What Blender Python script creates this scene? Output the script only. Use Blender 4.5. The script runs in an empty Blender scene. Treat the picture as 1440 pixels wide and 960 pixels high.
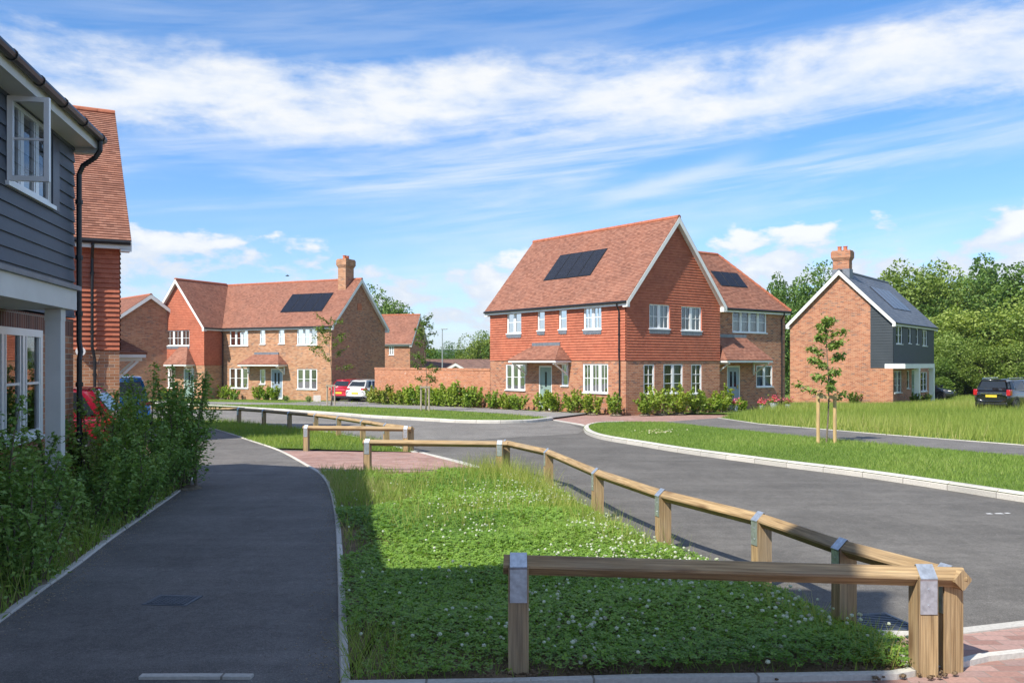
import bpy, bmesh, math, random
import numpy as np
from mathutils import Vector, Matrix

S = bpy.context.scene
COL = S.collection
R = math.radians
random.seed(7)
RNG = np.random.default_rng(7)

# the street falls gently away from the viewpoint
F, HZ, CX, EYE, SL = 1250.0, 510.0, 720.0, 1.7, 0.0165
def gz(y):
    return -SL * y if y < 140 else -SL * 140
def G(px, py, dz=0.0):
    Y = F * EYE / (py - HZ - F * SL)
    return Vector(((px - CX) / F * Y, Y, gz(Y) + dz))
def W(x, y, dz=0.0):
    return Vector((x, y, gz(y) + dz))

# ------------------------------------------------------------------ materials
def newmat(name):
    m = bpy.data.materials.new(name); m.use_nodes = True
    nt = m.node_tree
    for n in list(nt.nodes): nt.nodes.remove(n)
    out = nt.nodes.new('ShaderNodeOutputMaterial')
    return m, nt, out
def N(nt, t, **kw):
    n = nt.nodes.new(t)
    for k, v in kw.items():
        if k.startswith('_'): setattr(n, k[1:], v)
    for k, v in kw.items():
        if not k.startswith('_'):
            key = int(k[1:]) if k[0] == 'i' and k[1:].isdigit() else k.replace('__', ' ')
            n.inputs[key].default_value = v
    return n
def L(nt, a, b):
    nt.links.new(a, b)
def c4(c): return (c[0], c[1], c[2], 1.0)
def ramp(nt, fac, stops):
    r = nt.nodes.new('ShaderNodeValToRGB')
    e = r.color_ramp.elements
    while len(e) > 1: e.remove(e[-1])
    e[0].position = stops[0][0]; e[0].color = c4(stops[0][1])
    for p, c in stops[1:]:
        x = e.new(p); x.color = c4(c)
    L(nt, fac, r.inputs[0])
    return r.outputs[0]
def mixc(nt, fac, a, b, mode='MIX'):
    m = nt.nodes.new('ShaderNodeMix'); m.data_type = 'RGBA'; m.blend_type = mode
    for sock, v in ((m.inputs[0], fac), (m.inputs[6], a), (m.inputs[7], b)):
        if hasattr(v, 'is_linked'): L(nt, v, sock)
        elif isinstance(v, (int, float)): sock.default_value = v
        else: sock.default_value = c4(v)
    return m.outputs[2]
def mth(nt, op, a, b=None, c=None):
    m = nt.nodes.new('ShaderNodeMath'); m.operation = op
    for i, v in enumerate((a, b, c)):
        if v is None: continue
        if hasattr(v, 'is_linked'): L(nt, v, m.inputs[i])
        else: m.inputs[i].default_value = v
    return m.outputs[0]
def noise(nt, vec, scale, detail=4, rough=.55, dist=0.0):
    n = N(nt, 'ShaderNodeTexNoise', Scale=scale, Detail=detail, Roughness=rough, Distortion=dist)
    if vec is not None: L(nt, vec, n.inputs['Vector'])
    return n.outputs['Fac']
def uvv(nt, sx=1, sy=1, rot=0):
    u = nt.nodes.new('ShaderNodeUVMap')
    mp = N(nt, 'ShaderNodeMapping', Scale=(sx, sy, 1), Rotation=(0, 0, rot))
    L(nt, u.outputs[0], mp.inputs[0])
    return mp.outputs[0]
def posv(nt, scale=(1, 1, 1)):
    g = nt.nodes.new('ShaderNodeNewGeometry')
    mp = N(nt, 'ShaderNodeMapping', Scale=scale)
    L(nt, g.outputs['Position'], mp.inputs[0])
    return mp.outputs[0]
def prin(nt, out, col, rough=.6, spec=.4, metal=0.0, bump=None, bstr=.3, bdist=.01, coat=0):
    p = N(nt, 'ShaderNodeBsdfPrincipled')
    p.inputs['Specular IOR Level'].default_value = spec
    p.inputs['Metallic'].default_value = metal
    p.inputs['Coat Weight'].default_value = coat
    p.inputs['Coat Roughness'].default_value = .05
    if hasattr(rough, 'is_linked'): L(nt, rough, p.inputs['Roughness'])
    else: p.inputs['Roughness'].default_value = rough
    if hasattr(col, 'is_linked'): L(nt, col, p.inputs['Base Color'])
    else: p.inputs['Base Color'].default_value = c4(col)
    if bump is not None:
        b = N(nt, 'ShaderNodeBump', Strength=bstr, Distance=bdist)
        L(nt, bump, b.inputs['Height']); L(nt, b.outputs[0], p.inputs['Normal'])
    L(nt, p.outputs[0], out.inputs[0])
    return p
def plain(name, col, rough=.5, spec=.4, metal=0.0, var=.12, scale=6.0, coat=0):
    m, nt, out = newmat(name)
    f = noise(nt, posv(nt), scale, 5)
    lo = [c * (1 - var) for c in col]; hi = [min(1, c * (1 + var)) for c in col]
    prin(nt, out, ramp(nt, f, [(.3, lo), (.7, hi)]), rough, spec, metal, coat=coat)
    return m
def brickmat(name, cols, mortar, bw=.225, bh=.075, joint=.01, stain=None, bias=0.0):
    """cols: list of stops for a per-brick random value"""
    m, nt, out = newmat(name)
    v = uvv(nt)
    b = N(nt, 'ShaderNodeTexBrick', _offset=.5, Scale=1.0, Bias=bias)
    b.inputs['Mortar Size'].default_value = joint * .5
    b.inputs['Mortar Smooth'].default_value = .1
    b.inputs['Brick Width'].default_value = bw; b.inputs['Row Height'].default_value = bh
    b.inputs['Color1'].default_value = (0, 0, 0, 1); b.inputs['Color2'].default_value = (1, 1, 1, 1)
    b.inputs['Mortar'].default_value = (.5, .5, .5, 1)
    L(nt, v, b.inputs['Vector'])
    base = ramp(nt, b.outputs['Color'], cols)
    big = noise(nt, posv(nt), .7, 4)
    base = mixc(nt, 1.0, base, ramp(nt, big, [(.3, (.86, .86, .86)), (.7, (1.1, 1.08, 1.05))]), 'MULTIPLY')
    fine = noise(nt, v, 40, 3)
    base = mixc(nt, 1.0, base, ramp(nt, fine, [(.3, (.85, .85, .85)), (.7, (1.1, 1.1, 1.1))]), 'MULTIPLY')
    col = mixc(nt, b.outputs['Fac'], base, mortar)
    if stain:
        sn = noise(nt, uvv(nt, 2.2, 1.3), 1.6, 6, .7)
        sr = ramp(nt, sn, [(.60, (0, 0, 0)), (.68, (1, 1, 1))])
        sn2 = noise(nt, uvv(nt, 5, 14), 1.0, 3, .6)
        sr2 = ramp(nt, sn2, [(.46, (0, 0, 0)), (.6, (1, 1, 1))])
        col = mixc(nt, mth(nt, 'MULTIPLY', mth(nt, 'MULTIPLY', sr, sr2), .9), col, stain)
    h = mth(nt, 'SUBTRACT', 1.0, b.outputs['Fac'])
    prin(nt, out, col, .85, .25, bump=h, bstr=.5, bdist=.006)
    return m
def tilemat(name, cols, bw=.165, bh=.1, rough=.8):
    m, nt, out = newmat(name)
    v = uvv(nt)
    b = N(nt, 'ShaderNodeTexBrick', _offset=.5, Scale=1.0)
    b.inputs['Mortar Size'].default_value = .003
    b.inputs['Brick Width'].default_value = bw; b.inputs['Row Height'].default_value = bh
    b.inputs['Color1'].default_value = (0, 0, 0, 1); b.inputs['Color2'].default_value = (1, 1, 1, 1)
    b.inputs['Mortar'].default_value = (.0, .0, .0, 1)
    L(nt, v, b.inputs['Vector'])
    base = ramp(nt, b.outputs['Color'], cols)
    big = noise(nt, v, .8, 5, .6)
    base = mixc(nt, 1.0, base, ramp(nt, big, [(.3, (.84, .86, .88)), (.72, (1.12, 1.08, 1.04))]), 'MULTIPLY')
    fine = noise(nt, v, 30, 3)
    base = mixc(nt, 1.0, base, ramp(nt, fine, [(.3, (.88, .88, .88)), (.7, (1.1, 1.1, 1.1))]), 'MULTIPLY')
    prin(nt, out, base, rough, .25)
    return m
def leafmat(name, stops, trans=.35, rough=.55):
    m, nt, out = newmat(name)
    a = N(nt, 'ShaderNodeAttribute', _attribute_name='tint')
    col = ramp(nt, a.outputs['Fac'], stops)
    oi = nt.nodes.new('ShaderNodeObjectInfo')
    col = mixc(nt, 1.0, col, ramp(nt, oi.outputs['Random'], [(0, (.80, .90, .85)), (.35, (1.12, 1.04, .9)), (.65, (.95, 1.0, 1.1)), (1, (1.2, 1.12, .95))]), 'MULTIPLY')
    d = N(nt, 'ShaderNodeBsdfPrincipled', Roughness=rough)
    d.inputs['Specular IOR Level'].default_value = .25
    t = N(nt, 'ShaderNodeBsdfTranslucent')
    L(nt, col, d.inputs['Base Color'])
    tc = mixc(nt, 1.0, col, (1.25, 1.3, .6), 'MULTIPLY'); L(nt, tc, t.inputs[0])
    mx = N(nt, 'ShaderNodeMixShader', i0=trans)
    L(nt, d.outputs[0], mx.inputs[1]); L(nt, t.outputs[0], mx.inputs[2]); L(nt, mx.outputs[0], out.inputs[0])
    return m
def groundmat(name, stops, scale, fine_scale, rough=.9, spec=.2, bstr=.3, bdist=.01, fine=(.8, 1.2)):
    m, nt, out = newmat(name)
    p = posv(nt)
    col = ramp(nt, noise(nt, p, scale, 6, .6), stops)
    f = noise(nt, p, fine_scale, 3, .7)
    col = mixc(nt, 1.0, col, ramp(nt, f, [(.25, (fine[0],) * 3), (.75, (fine[1],) * 3)]), 'MULTIPLY')
    prin(nt, out, col, rough, spec, bump=f, bstr=bstr, bdist=bdist)
    return m
def asphaltmat(name, lo, hi, worn):
    m, nt, out = newmat(name)
    p = posv(nt)
    big = noise(nt, p, .35, 6, .6)
    col = ramp(nt, big, [(.3, lo), (.7, hi)])
    streak = noise(nt, posv(nt, (.25, 2.2, 1)), .8, 6, .65)
    col = mixc(nt, ramp(nt, streak, [(.45, (0, 0, 0)), (.75, (.6, .6, .6))]), col, worn)
    f = noise(nt, p, 130, 2, .8)
    col = mixc(nt, 1.0, col, ramp(nt, f, [(.3, (.62,) * 3), (.52, (1,) * 3), (.72, (1.75,) * 3)]), 'MULTIPLY')
    pt = noise(nt, posv(nt, (.9, .5, 1)), 1.3, 7, .7, .6)
    col = mixc(nt, 1.0, col, ramp(nt, pt, [(.28, (.78,) * 3), (.5, (1,) * 3), (.74, (1.26,) * 3)]), 'MULTIPLY')
    vs = N(nt, 'ShaderNodeTexVoronoi', Scale=3.1); L(nt, p, vs.inputs['Vector'])
    col = mixc(nt, ramp(nt, vs.outputs['Distance'], [(.015, (.8, .8, .8)), (.035, (0, 0, 0))]), col, (.42, .41, .38))
    agg = noise(nt, p, 38, 3, .75)
    col = mixc(nt, 1.0, col, ramp(nt, agg, [(.3, (.8,) * 3), (.7, (1.22,) * 3)]), 'MULTIPLY')
    med = noise(nt, p, 9, 5, .7)
    col = mixc(nt, 1.0, col, ramp(nt, med, [(.3, (.84,) * 3), (.7, (1.14,) * 3)]), 'MULTIPLY')
    prin(nt, out, col, .85, .3, bump=f, bstr=.5, bdist=.004)
    return m
def woodmat(name, lo, hi, knot):
    m, nt, out = newmat(name)
    obj = nt.nodes.new('ShaderNodeObjectInfo')
    v = uvv(nt)
    sh = nt.nodes.new('ShaderNodeVectorMath'); sh.operation = 'ADD'
    cb = nt.nodes.new('ShaderNodeCombineXYZ')
    L(nt, mth(nt, 'MULTIPLY', obj.outputs['Random'], 37.0), cb.inputs[0])
    L(nt, mth(nt, 'MULTIPLY', obj.outputs['Random'], 11.0), cb.inputs[1])
    L(nt, v, sh.inputs[0]); L(nt, cb.outputs[0], sh.inputs[1])
    mp = N(nt, 'ShaderNodeMapping', Scale=(1.1, 16, 1)); L(nt, sh.outputs[0], mp.inputs[0])
    g = noise(nt, mp.outputs[0], 1.6, 6, .6, 1.2)
    col = ramp(nt, g, [(.3, lo), (.68, hi)])
    mp2 = N(nt, 'ShaderNodeMapping', Scale=(2.2, 90, 1)); L(nt, sh.outputs[0], mp2.inputs[0])
    g2 = noise(nt, mp2.outputs[0], 1.0, 3, .6)
    col = mixc(nt, 1.0, col, ramp(nt, g2, [(.35, (.62,) * 3), (.65, (1.16,) * 3)]), 'MULTIPLY')
    mp3 = N(nt, 'ShaderNodeMapping', Scale=(1.7, 5.0, 1)); L(nt, sh.outputs[0], mp3.inputs[0])
    vo = N(nt, 'ShaderNodeTexVoronoi', Scale=1.0); L(nt, mp3.outputs[0], vo.inputs['Vector'])
    kn = ramp(nt, vo.outputs['Distance'], [(.06, (1, 1, 1)), (.22, (0, 0, 0))])
    col = mixc(nt, mth(nt, 'MULTIPLY', kn, .8), col, knot)
    mp4 = N(nt, 'ShaderNodeMapping', Scale=(.7, 2, 1)); L(nt, sh.outputs[0], mp4.inputs[0])
    wx = noise(nt, mp4.outputs[0], 1.4, 5, .6)
    col = mixc(nt, ramp(nt, wx, [(.48, (0, 0, 0)), (.72, (.45, .45, .45))]), col, (.29, .25, .19))
    prin(nt, out, col, .75, .25, bump=g2, bstr=.25, bdist=.004)
    return m
def glassmat(name, tint=(.8, .9, .95), base=.10):
    m, nt, out = newmat(name)
    fr = N(nt, 'ShaderNodeFresnel', IOR=1.6)
    t = N(nt, 'ShaderNodeBsdfTransparent', Color=c4(tint))
    g = N(nt, 'ShaderNodeBsdfGlossy', Roughness=.02)
    n = noise(nt, posv(nt), 1.3, 2)
    b = N(nt, 'ShaderNodeBump', Strength=.04, Distance=.05); L(nt, n, b.inputs['Height']); L(nt, b.outputs[0], g.inputs['Normal'])
    mx = N(nt, 'ShaderNodeMixShader')
    L(nt, mth(nt, 'MULTIPLY_ADD', fr.outputs[0], 1.2, base), mx.inputs[0])
    L(nt, t.outputs[0], mx.inputs[1]); L(nt, g.outputs[0], mx.inputs[2]); L(nt, mx.outputs[0], out.inputs[0])
    return m

M = {}
M['brick'] = brickmat('red_brick', [(0, (.30, .115, .065)), (.28, (.42, .165, .09)), (.55, (.46, .20, .11)), (.85, (.50, .24, .14)), (.94, (.29, .145, .10)), (1, (.21, .12, .095))], (.47, .39, .31))
M['brick_tan'] = brickmat('tan_brick', [(0, (.30, .14, .07)), (.3, (.43, .20, .105)), (.6, (.48, .245, .135)), (.86, (.51, .29, .17)), (.95, (.31, .18, .125)), (1, (.23, .15, .115))], (.48, .41, .32))
M['brick_wall'] = brickmat('garden_brick', [(0, (.40, .15, .075)), (.4, (.52, .205, .105)), (.8, (.56, .25, .14)), (1, (.40, .17, .10))], (.52, .40, .31), stain=(.8, .75, .70))
M['brick_dark'] = brickmat('soldier_brick', [(0, (.16, .07, .05)), (.5, (.25, .10, .07)), (1, (.12, .06, .05))], (.36, .3, .25), bw=.075, bh=.225)
M['hung'] = tilemat('hung_tile', [(0, (.41, .126, .074)), (.4, (.475, .155, .092)), (.75, (.505, .172, .102)), (1, (.435, .138, .081))])
M['roof'] = tilemat('roof_tile', [(0, (.215, .098, .068)), (.2, (.275, .124, .085)), (.5, (.318, .147, .101)), (.8, (.36, .178, .125)), (1, (.255, .118, .085))])
M['roof_old'] = tilemat('brown_roof_tile', [(0, (.16, .10, .08)), (.5, (.24, .15, .12)), (1, (.2, .12, .1))], .3, .3)
M['slate'] = tilemat('slate', [(0, (.085, .098, .12)), (.5, (.105, .12, .145)), (1, (.13, .145, .17))], .3, .2, .45)
M['clad'] = groundmat('dark_cladding', [(.3, (.072, .088, .115)), (.7, (.092, .112, .145))], .8, 18, .55, .35, .12, .004, (.93, 1.07))
M['clad_black'] = groundmat('black_cladding', [(.3, (.030, .040, .048)), (.7, (.042, .053, .063))], .8, 18, .5, .35, .12, .004, (.93, 1.07))
M['white'] = plain('white_paint', (.78, .78, .76), .4, .4, 0, .05, 3)
M['upvc'] = plain('white_frame', (.82, .83, .83), .25, .45, 0, .03, 3)
M['offwhite'] = plain('off_white_paint', (.66, .67, .66), .5, .35, 0, .06, 3)
M['black'] = plain('black_plastic', (.02, .021, .024), .35, .4, 0, .2, 8)
M['lead'] = plain('lead_flashing', (.2, .22, .25), .5, .4, .3, .2, 5)
M['terracotta'] = plain('terracotta', (.50, .17, .09), .8, .2, 0, .15, 8)
M['glass'] = glassmat('window_glass')
M['sash_glass'] = glassmat('sash_glass', (.85, .9, .95), .3)
M['carglass'] = plain('car_glass', (.018, .022, .027), .06, .6, 0, .05, 3)
M['room'] = plain('dark_room', (.055, .055, .06), .9, .1, 0, .2, 2)
M['curtain'] = plain('sheer_curtain', (.44, .45, .45), .9, .1, 0, .1, 14)
M['beige_curtain'] = plain('beige_curtain', (.36, .30, .22), .9, .1, 0, .15, 14)
M['sage'] = plain('sage_door', (.235, .33, .30), .4, .4, 0, .05, 3)
M['bluegrey'] = plain('blue_grey_door', (.28, .35, .42), .4, .4, 0, .05, 3)
M['brass'] = plain('brass', (.6, .45, .15), .3, .5, 1, .05, 9)
M['chrome'] = plain('chrome', (.7, .7, .7), .15, .5, 1, .03, 9)
M['galv'] = plain('galvanised_steel', (.52, .57, .62), .42, .5, .75, .22, 28)
M['iron'] = plain('cast_iron', (.085, .10, .12), .5, .5, .5, .25, 20)
def panelmat():
    m, nt, out = newmat('solar_cells')
    v = uvv(nt)
    b = N(nt, 'ShaderNodeTexBrick', _offset=0.0, Scale=1.0)
    b.inputs['Mortar Size'].default_value = .004; b.inputs['Brick Width'].default_value = .16; b.inputs['Row Height'].default_value = .16
    b.inputs['Color1'].default_value = (.010, .012, .02, 1); b.inputs['Color2'].default_value = (.014, .017, .028, 1); b.inputs['Mortar'].default_value = (.03, .033, .04, 1)
    L(nt, v, b.inputs[0]); prin(nt, out, b.outputs[0], .2, .25)
    return m
M['solar'] = panelmat()
M['road'] = asphaltmat('road_tarmac', (.098, .093, .084), (.135, .128, .116), (.17, .162, .148))
M['path'] = asphaltmat('path_tarmac', (.112, .106, .099), (.156, .148, .138), (.21, .20, .187))
M['road_old'] = asphaltmat('older_road_tarmac', (.155, .147, .134), (.195, .186, .17), (.225, .215, .20))
M['pave'] = asphaltmat('pavement_tarmac', (.20, .19, .185), (.26, .25, .24), (.3, .29, .28))
M['block'] = brickmat('block_paving', [(0, (.28, .165, .14)), (.4, (.36, .215, .18)), (.8, (.42, .27, .235)), (1, (.32, .22, .20))], (.24, .20, .175), bw=.2, bh=.1, joint=.008)
M['kerb'] = brickmat('concrete_kerb', [(0, (.48, .47, .435)), (.5, (.56, .545, .505)), (1, (.62, .60, .555))], (.22, .2, .17), bw=.915, bh=5.0, joint=.014)
M['soil'] = groundmat('soil', [(.3, (.12, .085, .055)), (.7, (.24, .175, .11))], 2.5, 45, .95, .1, .6, .02, (.6, 1.3))
M['gravel'] = groundmat('gravel', [(.3, (.40, .33, .24)), (.7, (.52, .44, .34))], 3, 60, .95, .1, .8, .02, (.5, 1.3))
M['lawn'] = groundmat('turf', [(.3, (.09, .15, .03)), (.55, (.13, .20, .042)), (.75, (.19, .23, .07))], 1.6, 60, .95, .1, .7, .02, (.6, 1.3))
M['field'] = groundmat('field', [(.3, (.07, .11, .03)), (.7, (.12, .16, .05))], .05, 1.5, .95, .1, .5, .1, (.7, 1.2))
M['hill'] = groundmat('wooded_hill', [(.3, (.035, .06, .025)), (.7, (.06, .09, .035))], .01, .05, .95, .1, .5, 1, (.7, 1.2))
M['wood'] = woodmat('rail_timber', (.275, .18, .09), (.49, .355, .195), (.14, .08, .04))
M['stake'] = woodmat('stake_timber', (.52, .34, .15), (.66, .47, .23), (.3, .2, .1))
M['stake_grey'] = woodmat('weathered_stake', (.34, .29, .22), (.46, .40, .32), (.22, .17, .12))
M['bark'] = groundmat('bark', [(.3, (.13, .11, .08)), (.7, (.24, .20, .15))], 6, 40, .95, .1, .6, .02, (.6, 1.3))
M['stone'] = plain('pale_stone', (.46, .43, .39), .9, .2, 0, .12, 6)
M['leaf_tree'] = leafmat('tree_leaf', [(0, (.07, .135, .035)), (.5, (.135, .23, .055)), (1, (.23, .33, .09))])
M['leaf_tree_light'] = leafmat('light_tree_leaf', [(0, (.12, .185, .045)), (.5, (.205, .295, .07)), (1, (.32, .40, .13))])
M['leaf_shrub'] = leafmat('shrub_leaf', [(0, (.12, .225, .06)), (.5, (.22, .36, .09)), (1, (.34, .47, .14))], .3, .45)
M['leaf_laurel'] = leafmat('laurel_leaf', [(0, (.15, .24, .035)), (.5, (.27, .38, .06)), (1, (.40, .48, .11))], .4, .4)
M['leaf_copper'] = leafmat('hedge_leaf', [(0, (.15, .23, .045)), (.55, (.27, .36, .07)), (.8, (.36, .36, .10)), (1, (.42, .27, .12))], .4, .4)
M['leaf_young'] = leafmat('young_leaf', [(0, (.08, .13, .025)), (.5, (.14, .21, .04)), (1, (.22, .28, .075))], .45, .5)
M['grass'] = leafmat('grass_blade', [(0, (.13, .215, .038)), (.5, (.25, .35, .065)), (.85, (.35, .41, .11)), (1, (.46, .42, .20))], .45, .6)
M['meadow'] = leafmat('meadow_blade', [(0, (.14, .22, .045)), (.5, (.26, .35, .08)), (.8, (.37, .42, .13)), (1, (.50, .47, .24))], .45, .6)
M['clover'] = leafmat('clover_leaf', [(0, (.115, .23, .042)), (.5, (.235, .385, .068)), (1, (.35, .49, .115))], .35, .5)
M['straw'] = leafmat('dry_stem', [(0, (.16, .15, .07)), (.5, (.27, .23, .12)), (1, (.38, .33, .19))], .2, .7)
M['petal'] = leafmat('white_flower', [(0, (.50, .44, .36)), (.5, (.74, .72, .66)), (1, (.82, .80, .76))], .3, .7)
M['pink'] = leafmat('pink_flower', [(0, (.55, .05, .14)), (.5, (.72, .10, .25)), (1, (.80, .30, .45))], .3, .7)
M['red_car'] = plain('red_car_paint', (.50, .018, .035), .3, .5, .0, .03, 3, coat=1)
M['dark_red_car'] = plain('dark_red_car_paint', (.22, .006, .024), .25, .5, .0, .03, 3, coat=1)
M['white_car'] = plain('white_car_paint', (.80, .80, .80), .3, .5, 0, .02, 3, coat=1)
M['black_car'] = plain('black_car_paint', (.010, .011, .014), .22, .5, 0, .1, 3, coat=1)
M['navy_car'] = plain('dark_grey_car_paint', (.022, .025, .032), .25, .5, 0, .1, 3, coat=1)
M['blue_car'] = plain('blue_car_paint', (.05, .30, .78), .25, .5, 0, .05, 3, coat=1)
M['tyre'] = plain('tyre_rubber', (.018, .018, .019), .8, .3, 0, .2, 20)
M['rim'] = plain('alloy_rim', (.35, .36, .38), .35, .5, .8, .1, 9)
M['lamp_red'] = plain('tail_lamp', (.45, .012, .02), .15, .5, 0, .1, 9, coat=1)
M['plate'] = plain('yellow_plate', (.72, .52, .05), .5, .3, 0, .05, 9)
M['pot'] = plain('glazed_pot', (.42, .47, .52), .35, .5, 0, .1, 6)
M['lampgrey'] = plain('lamp_steel', (.42, .45, .46), .5, .5, .5, .08, 4)

# ------------------------------------------------------------------ objects
def tag(o, label=None, cat=None, group=None, kind=None):
    if label: o['label'] = label
    if cat: o['category'] = cat
    if group: o['group'] = group
    if kind: o['kind'] = kind
    return o
def empty(name, loc, rz=0.0):
    o = bpy.data.objects.new(name, None)
    o.empty_display_size = .2
    COL.objects.link(o); o.location = loc; o.rotation_euler = (0, 0, rz)
    return o
def link_mesh(name, me, mat, parent=None):
    o = bpy.data.objects.new(name, me)
    if mat is not None: me.materials.append(mat)
    COL.objects.link(o)
    if parent is not None: o.parent = parent
    return o
def kids(o):
    return [c for c in bpy.data.objects if c.parent == o]
KIDS = {}
def copy_tree(o, parent=None, kmap=None):
    c = o.copy(); COL.objects.link(c)
    c.parent = parent
    for ch in kids(o): copy_tree(ch, c)
    return c

class MB:
    def __init__(s): s.v, s.f, s.uv, s.sm = [], [], [], []
    def face(s, pts, uv=None, smooth=False):
        b = len(s.v); s.v.extend([tuple(p) for p in pts]); s.f.append(list(range(b, b + len(pts))))
        if uv is None:
            P = [Vector(p) for p in pts]
            n = Vector((0, 0, 0))
            for i in range(len(P)): n += (P[i] - P[0]).cross(P[(i + 1) % len(P)] - P[0])
            a = max(range(3), key=lambda k: abs(n[k]))
            ax = [k for k in range(3) if k != a]
            uv = [(p[ax[0]], p[ax[1]]) for p in P]
        s.uv.append(uv); s.sm.append(smooth)
    def box(s, x0, x1, y0, y1, z0, z1):
        a = [(x0, y0), (x1, y0), (x1, y1), (x0, y1)]
        s.face([(x, y, z1) for x, y in a]); s.face([(x, y, z0) for x, y in a[::-1]])
        for i in range(4):
            p, q = a[i], a[(i + 1) % 4]
            s.face([(p[0], p[1], z0), (q[0], q[1], z0), (q[0], q[1], z1), (p[0], p[1], z1)])
    def prism(s, prof, a, b, xdir, ydir, caps=True, smooth=False):
        """profile [(p,q)] swept from point a to point b; p along xdir, q along ydir; u runs along the length"""
        a, b, X, Y = Vector(a), Vector(b), Vector(xdir), Vector(ydir)
        Ln = (b - a).length; n = len(prof); acc = 0
        for i in range(n):
            p, q = prof[i], prof[(i + 1) % n]
            d = math.hypot(q[0] - p[0], q[1] - p[1])
            A, B = a + X * p[0] + Y * p[1], a + X * q[0] + Y * q[1]
            C, D = b + X * q[0] + Y * q[1], b + X * p[0] + Y * p[1]
            s.face([A, B, C, D], [(0, acc), (0, acc + d), (Ln, acc + d), (Ln, acc)], smooth)
            acc += d
        if caps:
            s.face([a + X * p + Y * q for p, q in prof[::-1]], [(q, p) for p, q in prof[::-1]])
            s.face([b + X * p + Y * q for p, q in prof], [(q, p) for p, q in prof])
    def tube(s, pts, r, seg=8, caps=True, smooth=True):
        pts = [Vector(p) for p in pts]; n = len(pts)
        rr = r if isinstance(r, (list, tuple)) else [r] * n
        rings = []; acc = 0
        t0 = (pts[1] - pts[0]).normalized()
        ref = Vector((0, 0, 1)) if abs(t0.z) < .9 else Vector((1, 0, 0))
        for i, p in enumerate(pts):
            t = (pts[min(i + 1, n - 1)] - pts[max(i - 1, 0)]).normalized()
            x = t.cross(ref)
            if x.length < 1e-4: x = t.cross(Vector((0, 1, 0)))
            x.normalize(); y = x.cross(t)
            rings.append([p + (x * math.cos(k * 2 * math.pi / seg) + y * math.sin(k * 2 * math.pi / seg)) * rr[i] for k in range(seg)])
        for i in range(n - 1):
            d = (pts[i + 1] - pts[i]).length
            for k in range(seg):
                j = (k + 1) % seg
                u0, u1 = k / seg * 6.28 * rr[i], (k + 1) / seg * 6.28 * rr[i]
                s.face([rings[i][k], rings[i][j], rings[i + 1][j], rings[i + 1][k]], [(acc, u0), (acc, u1), (acc + d, u1), (acc + d, u0)], smooth)
            acc += d
        if caps:
            s.face(rings[0]); s.face(rings[-1][::-1])
    def lathe(s, prof, c=(0, 0, 0), seg=16, smooth=True):
        for i in range(len(prof) - 1):
            (r0, z0), (r1, z1) = prof[i], prof[i + 1]
            for k in range(seg):
                a0, a1 = k * 2 * math.pi / seg, (k + 1) * 2 * math.pi / seg
                P = [(c[0] + r0 * math.cos(a0), c[1] + r0 * math.sin(a0), c[2] + z0), (c[0] + r0 * math.cos(a1), c[1] + r0 * math.sin(a1), c[2] + z0),
                     (c[0] + r1 * math.cos(a1), c[1] + r1 * math.sin(a1), c[2] + z1), (c[0] + r1 * math.cos(a0), c[1] + r1 * math.sin(a0), c[2] + z1)]
                s.face(P, None, smooth)
    def build(s, name, mat, parent=None, weld=False, bevel=0):
        me = bpy.data.meshes.new(name)
        me.from_pydata(s.v, [], s.f)
        uvl = me.uv_layers.new(name='UVMap')
        flat = [c for f in s.uv for p in f for c in p]
        uvl.data.foreach_set('uv', flat)
        me.polygons.foreach_set('use_smooth', s.sm)
        if weld or bevel:
            bm = bmesh.new(); bm.from_mesh(me)
            bmesh.ops.remove_doubles(bm, verts=bm.verts, dist=1e-4)
            bm.to_mesh(me); bm.free()
        me.update()
        o = link_mesh(name, me, mat, parent)
        if bevel:
            b = o.modifiers.new('bevel', 'BEVEL'); b.width = bevel; b.segments = 2; b.limit_method = 'ANGLE'; b.angle_limit = R(40)
        return o

def arr_mesh(name, V, k, mat, parent=None, tint=None):
    """V: (n*k,3) array, faces of k vertices each"""
    V = np.ascontiguousarray(V, dtype=np.float32); nf = len(V) // k
    me = bpy.data.meshes.new(name)
    me.vertices.add(len(V)); me.vertices.foreach_set('co', V.ravel())
    me.loops.add(len(V)); me.loops.foreach_set('vertex_index', np.arange(len(V), dtype=np.int32))
    me.polygons.add(nf)
    me.polygons.foreach_set('loop_start', np.arange(0, len(V), k, dtype=np.int32))
    if tint is not None:
        a = me.attributes.new('tint', 'FLOAT', 'FACE')
        a.data.foreach_set('value', np.clip(np.ascontiguousarray(tint, dtype=np.float32), 0, 1))
    me.update(calc_edges=True)
    return link_mesh(name, me, mat, parent)
def unit(a):
    return a / np.maximum(np.linalg.norm(a, axis=1, keepdims=True), 1e-6)
def leaf_quads(C, ln, wd, rng, up=.5, d=None, droop=0.0):
    n = len(C)
    nor = rng.normal(size=(n, 3)); nor = unit(nor); nor[:, 2] = np.abs(nor[:, 2]) + up; nor = unit(nor)
    if d is None: d = rng.normal(size=(n, 3))
    d = unit(d - nor * np.sum(d * nor, axis=1, keepdims=True))
    w = np.cross(nor, d)
    ln = np.broadcast_to(np.asarray(ln, dtype=float).reshape(-1, 1), (n, 1)); wd = np.broadcast_to(np.asarray(wd, dtype=float).reshape(-1, 1), (n, 1))
    V = np.empty((n, 4, 3))
    V[:, 0] = C - d * ln * .5
    V[:, 1] = C + w * wd * .5 + nor * wd * .12
    V[:, 2] = C + d * ln * .5 - nor * ln * droop
    V[:, 3] = C - w * wd * .5 + nor * wd * .12
    return V.reshape(-1, 3)
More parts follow.
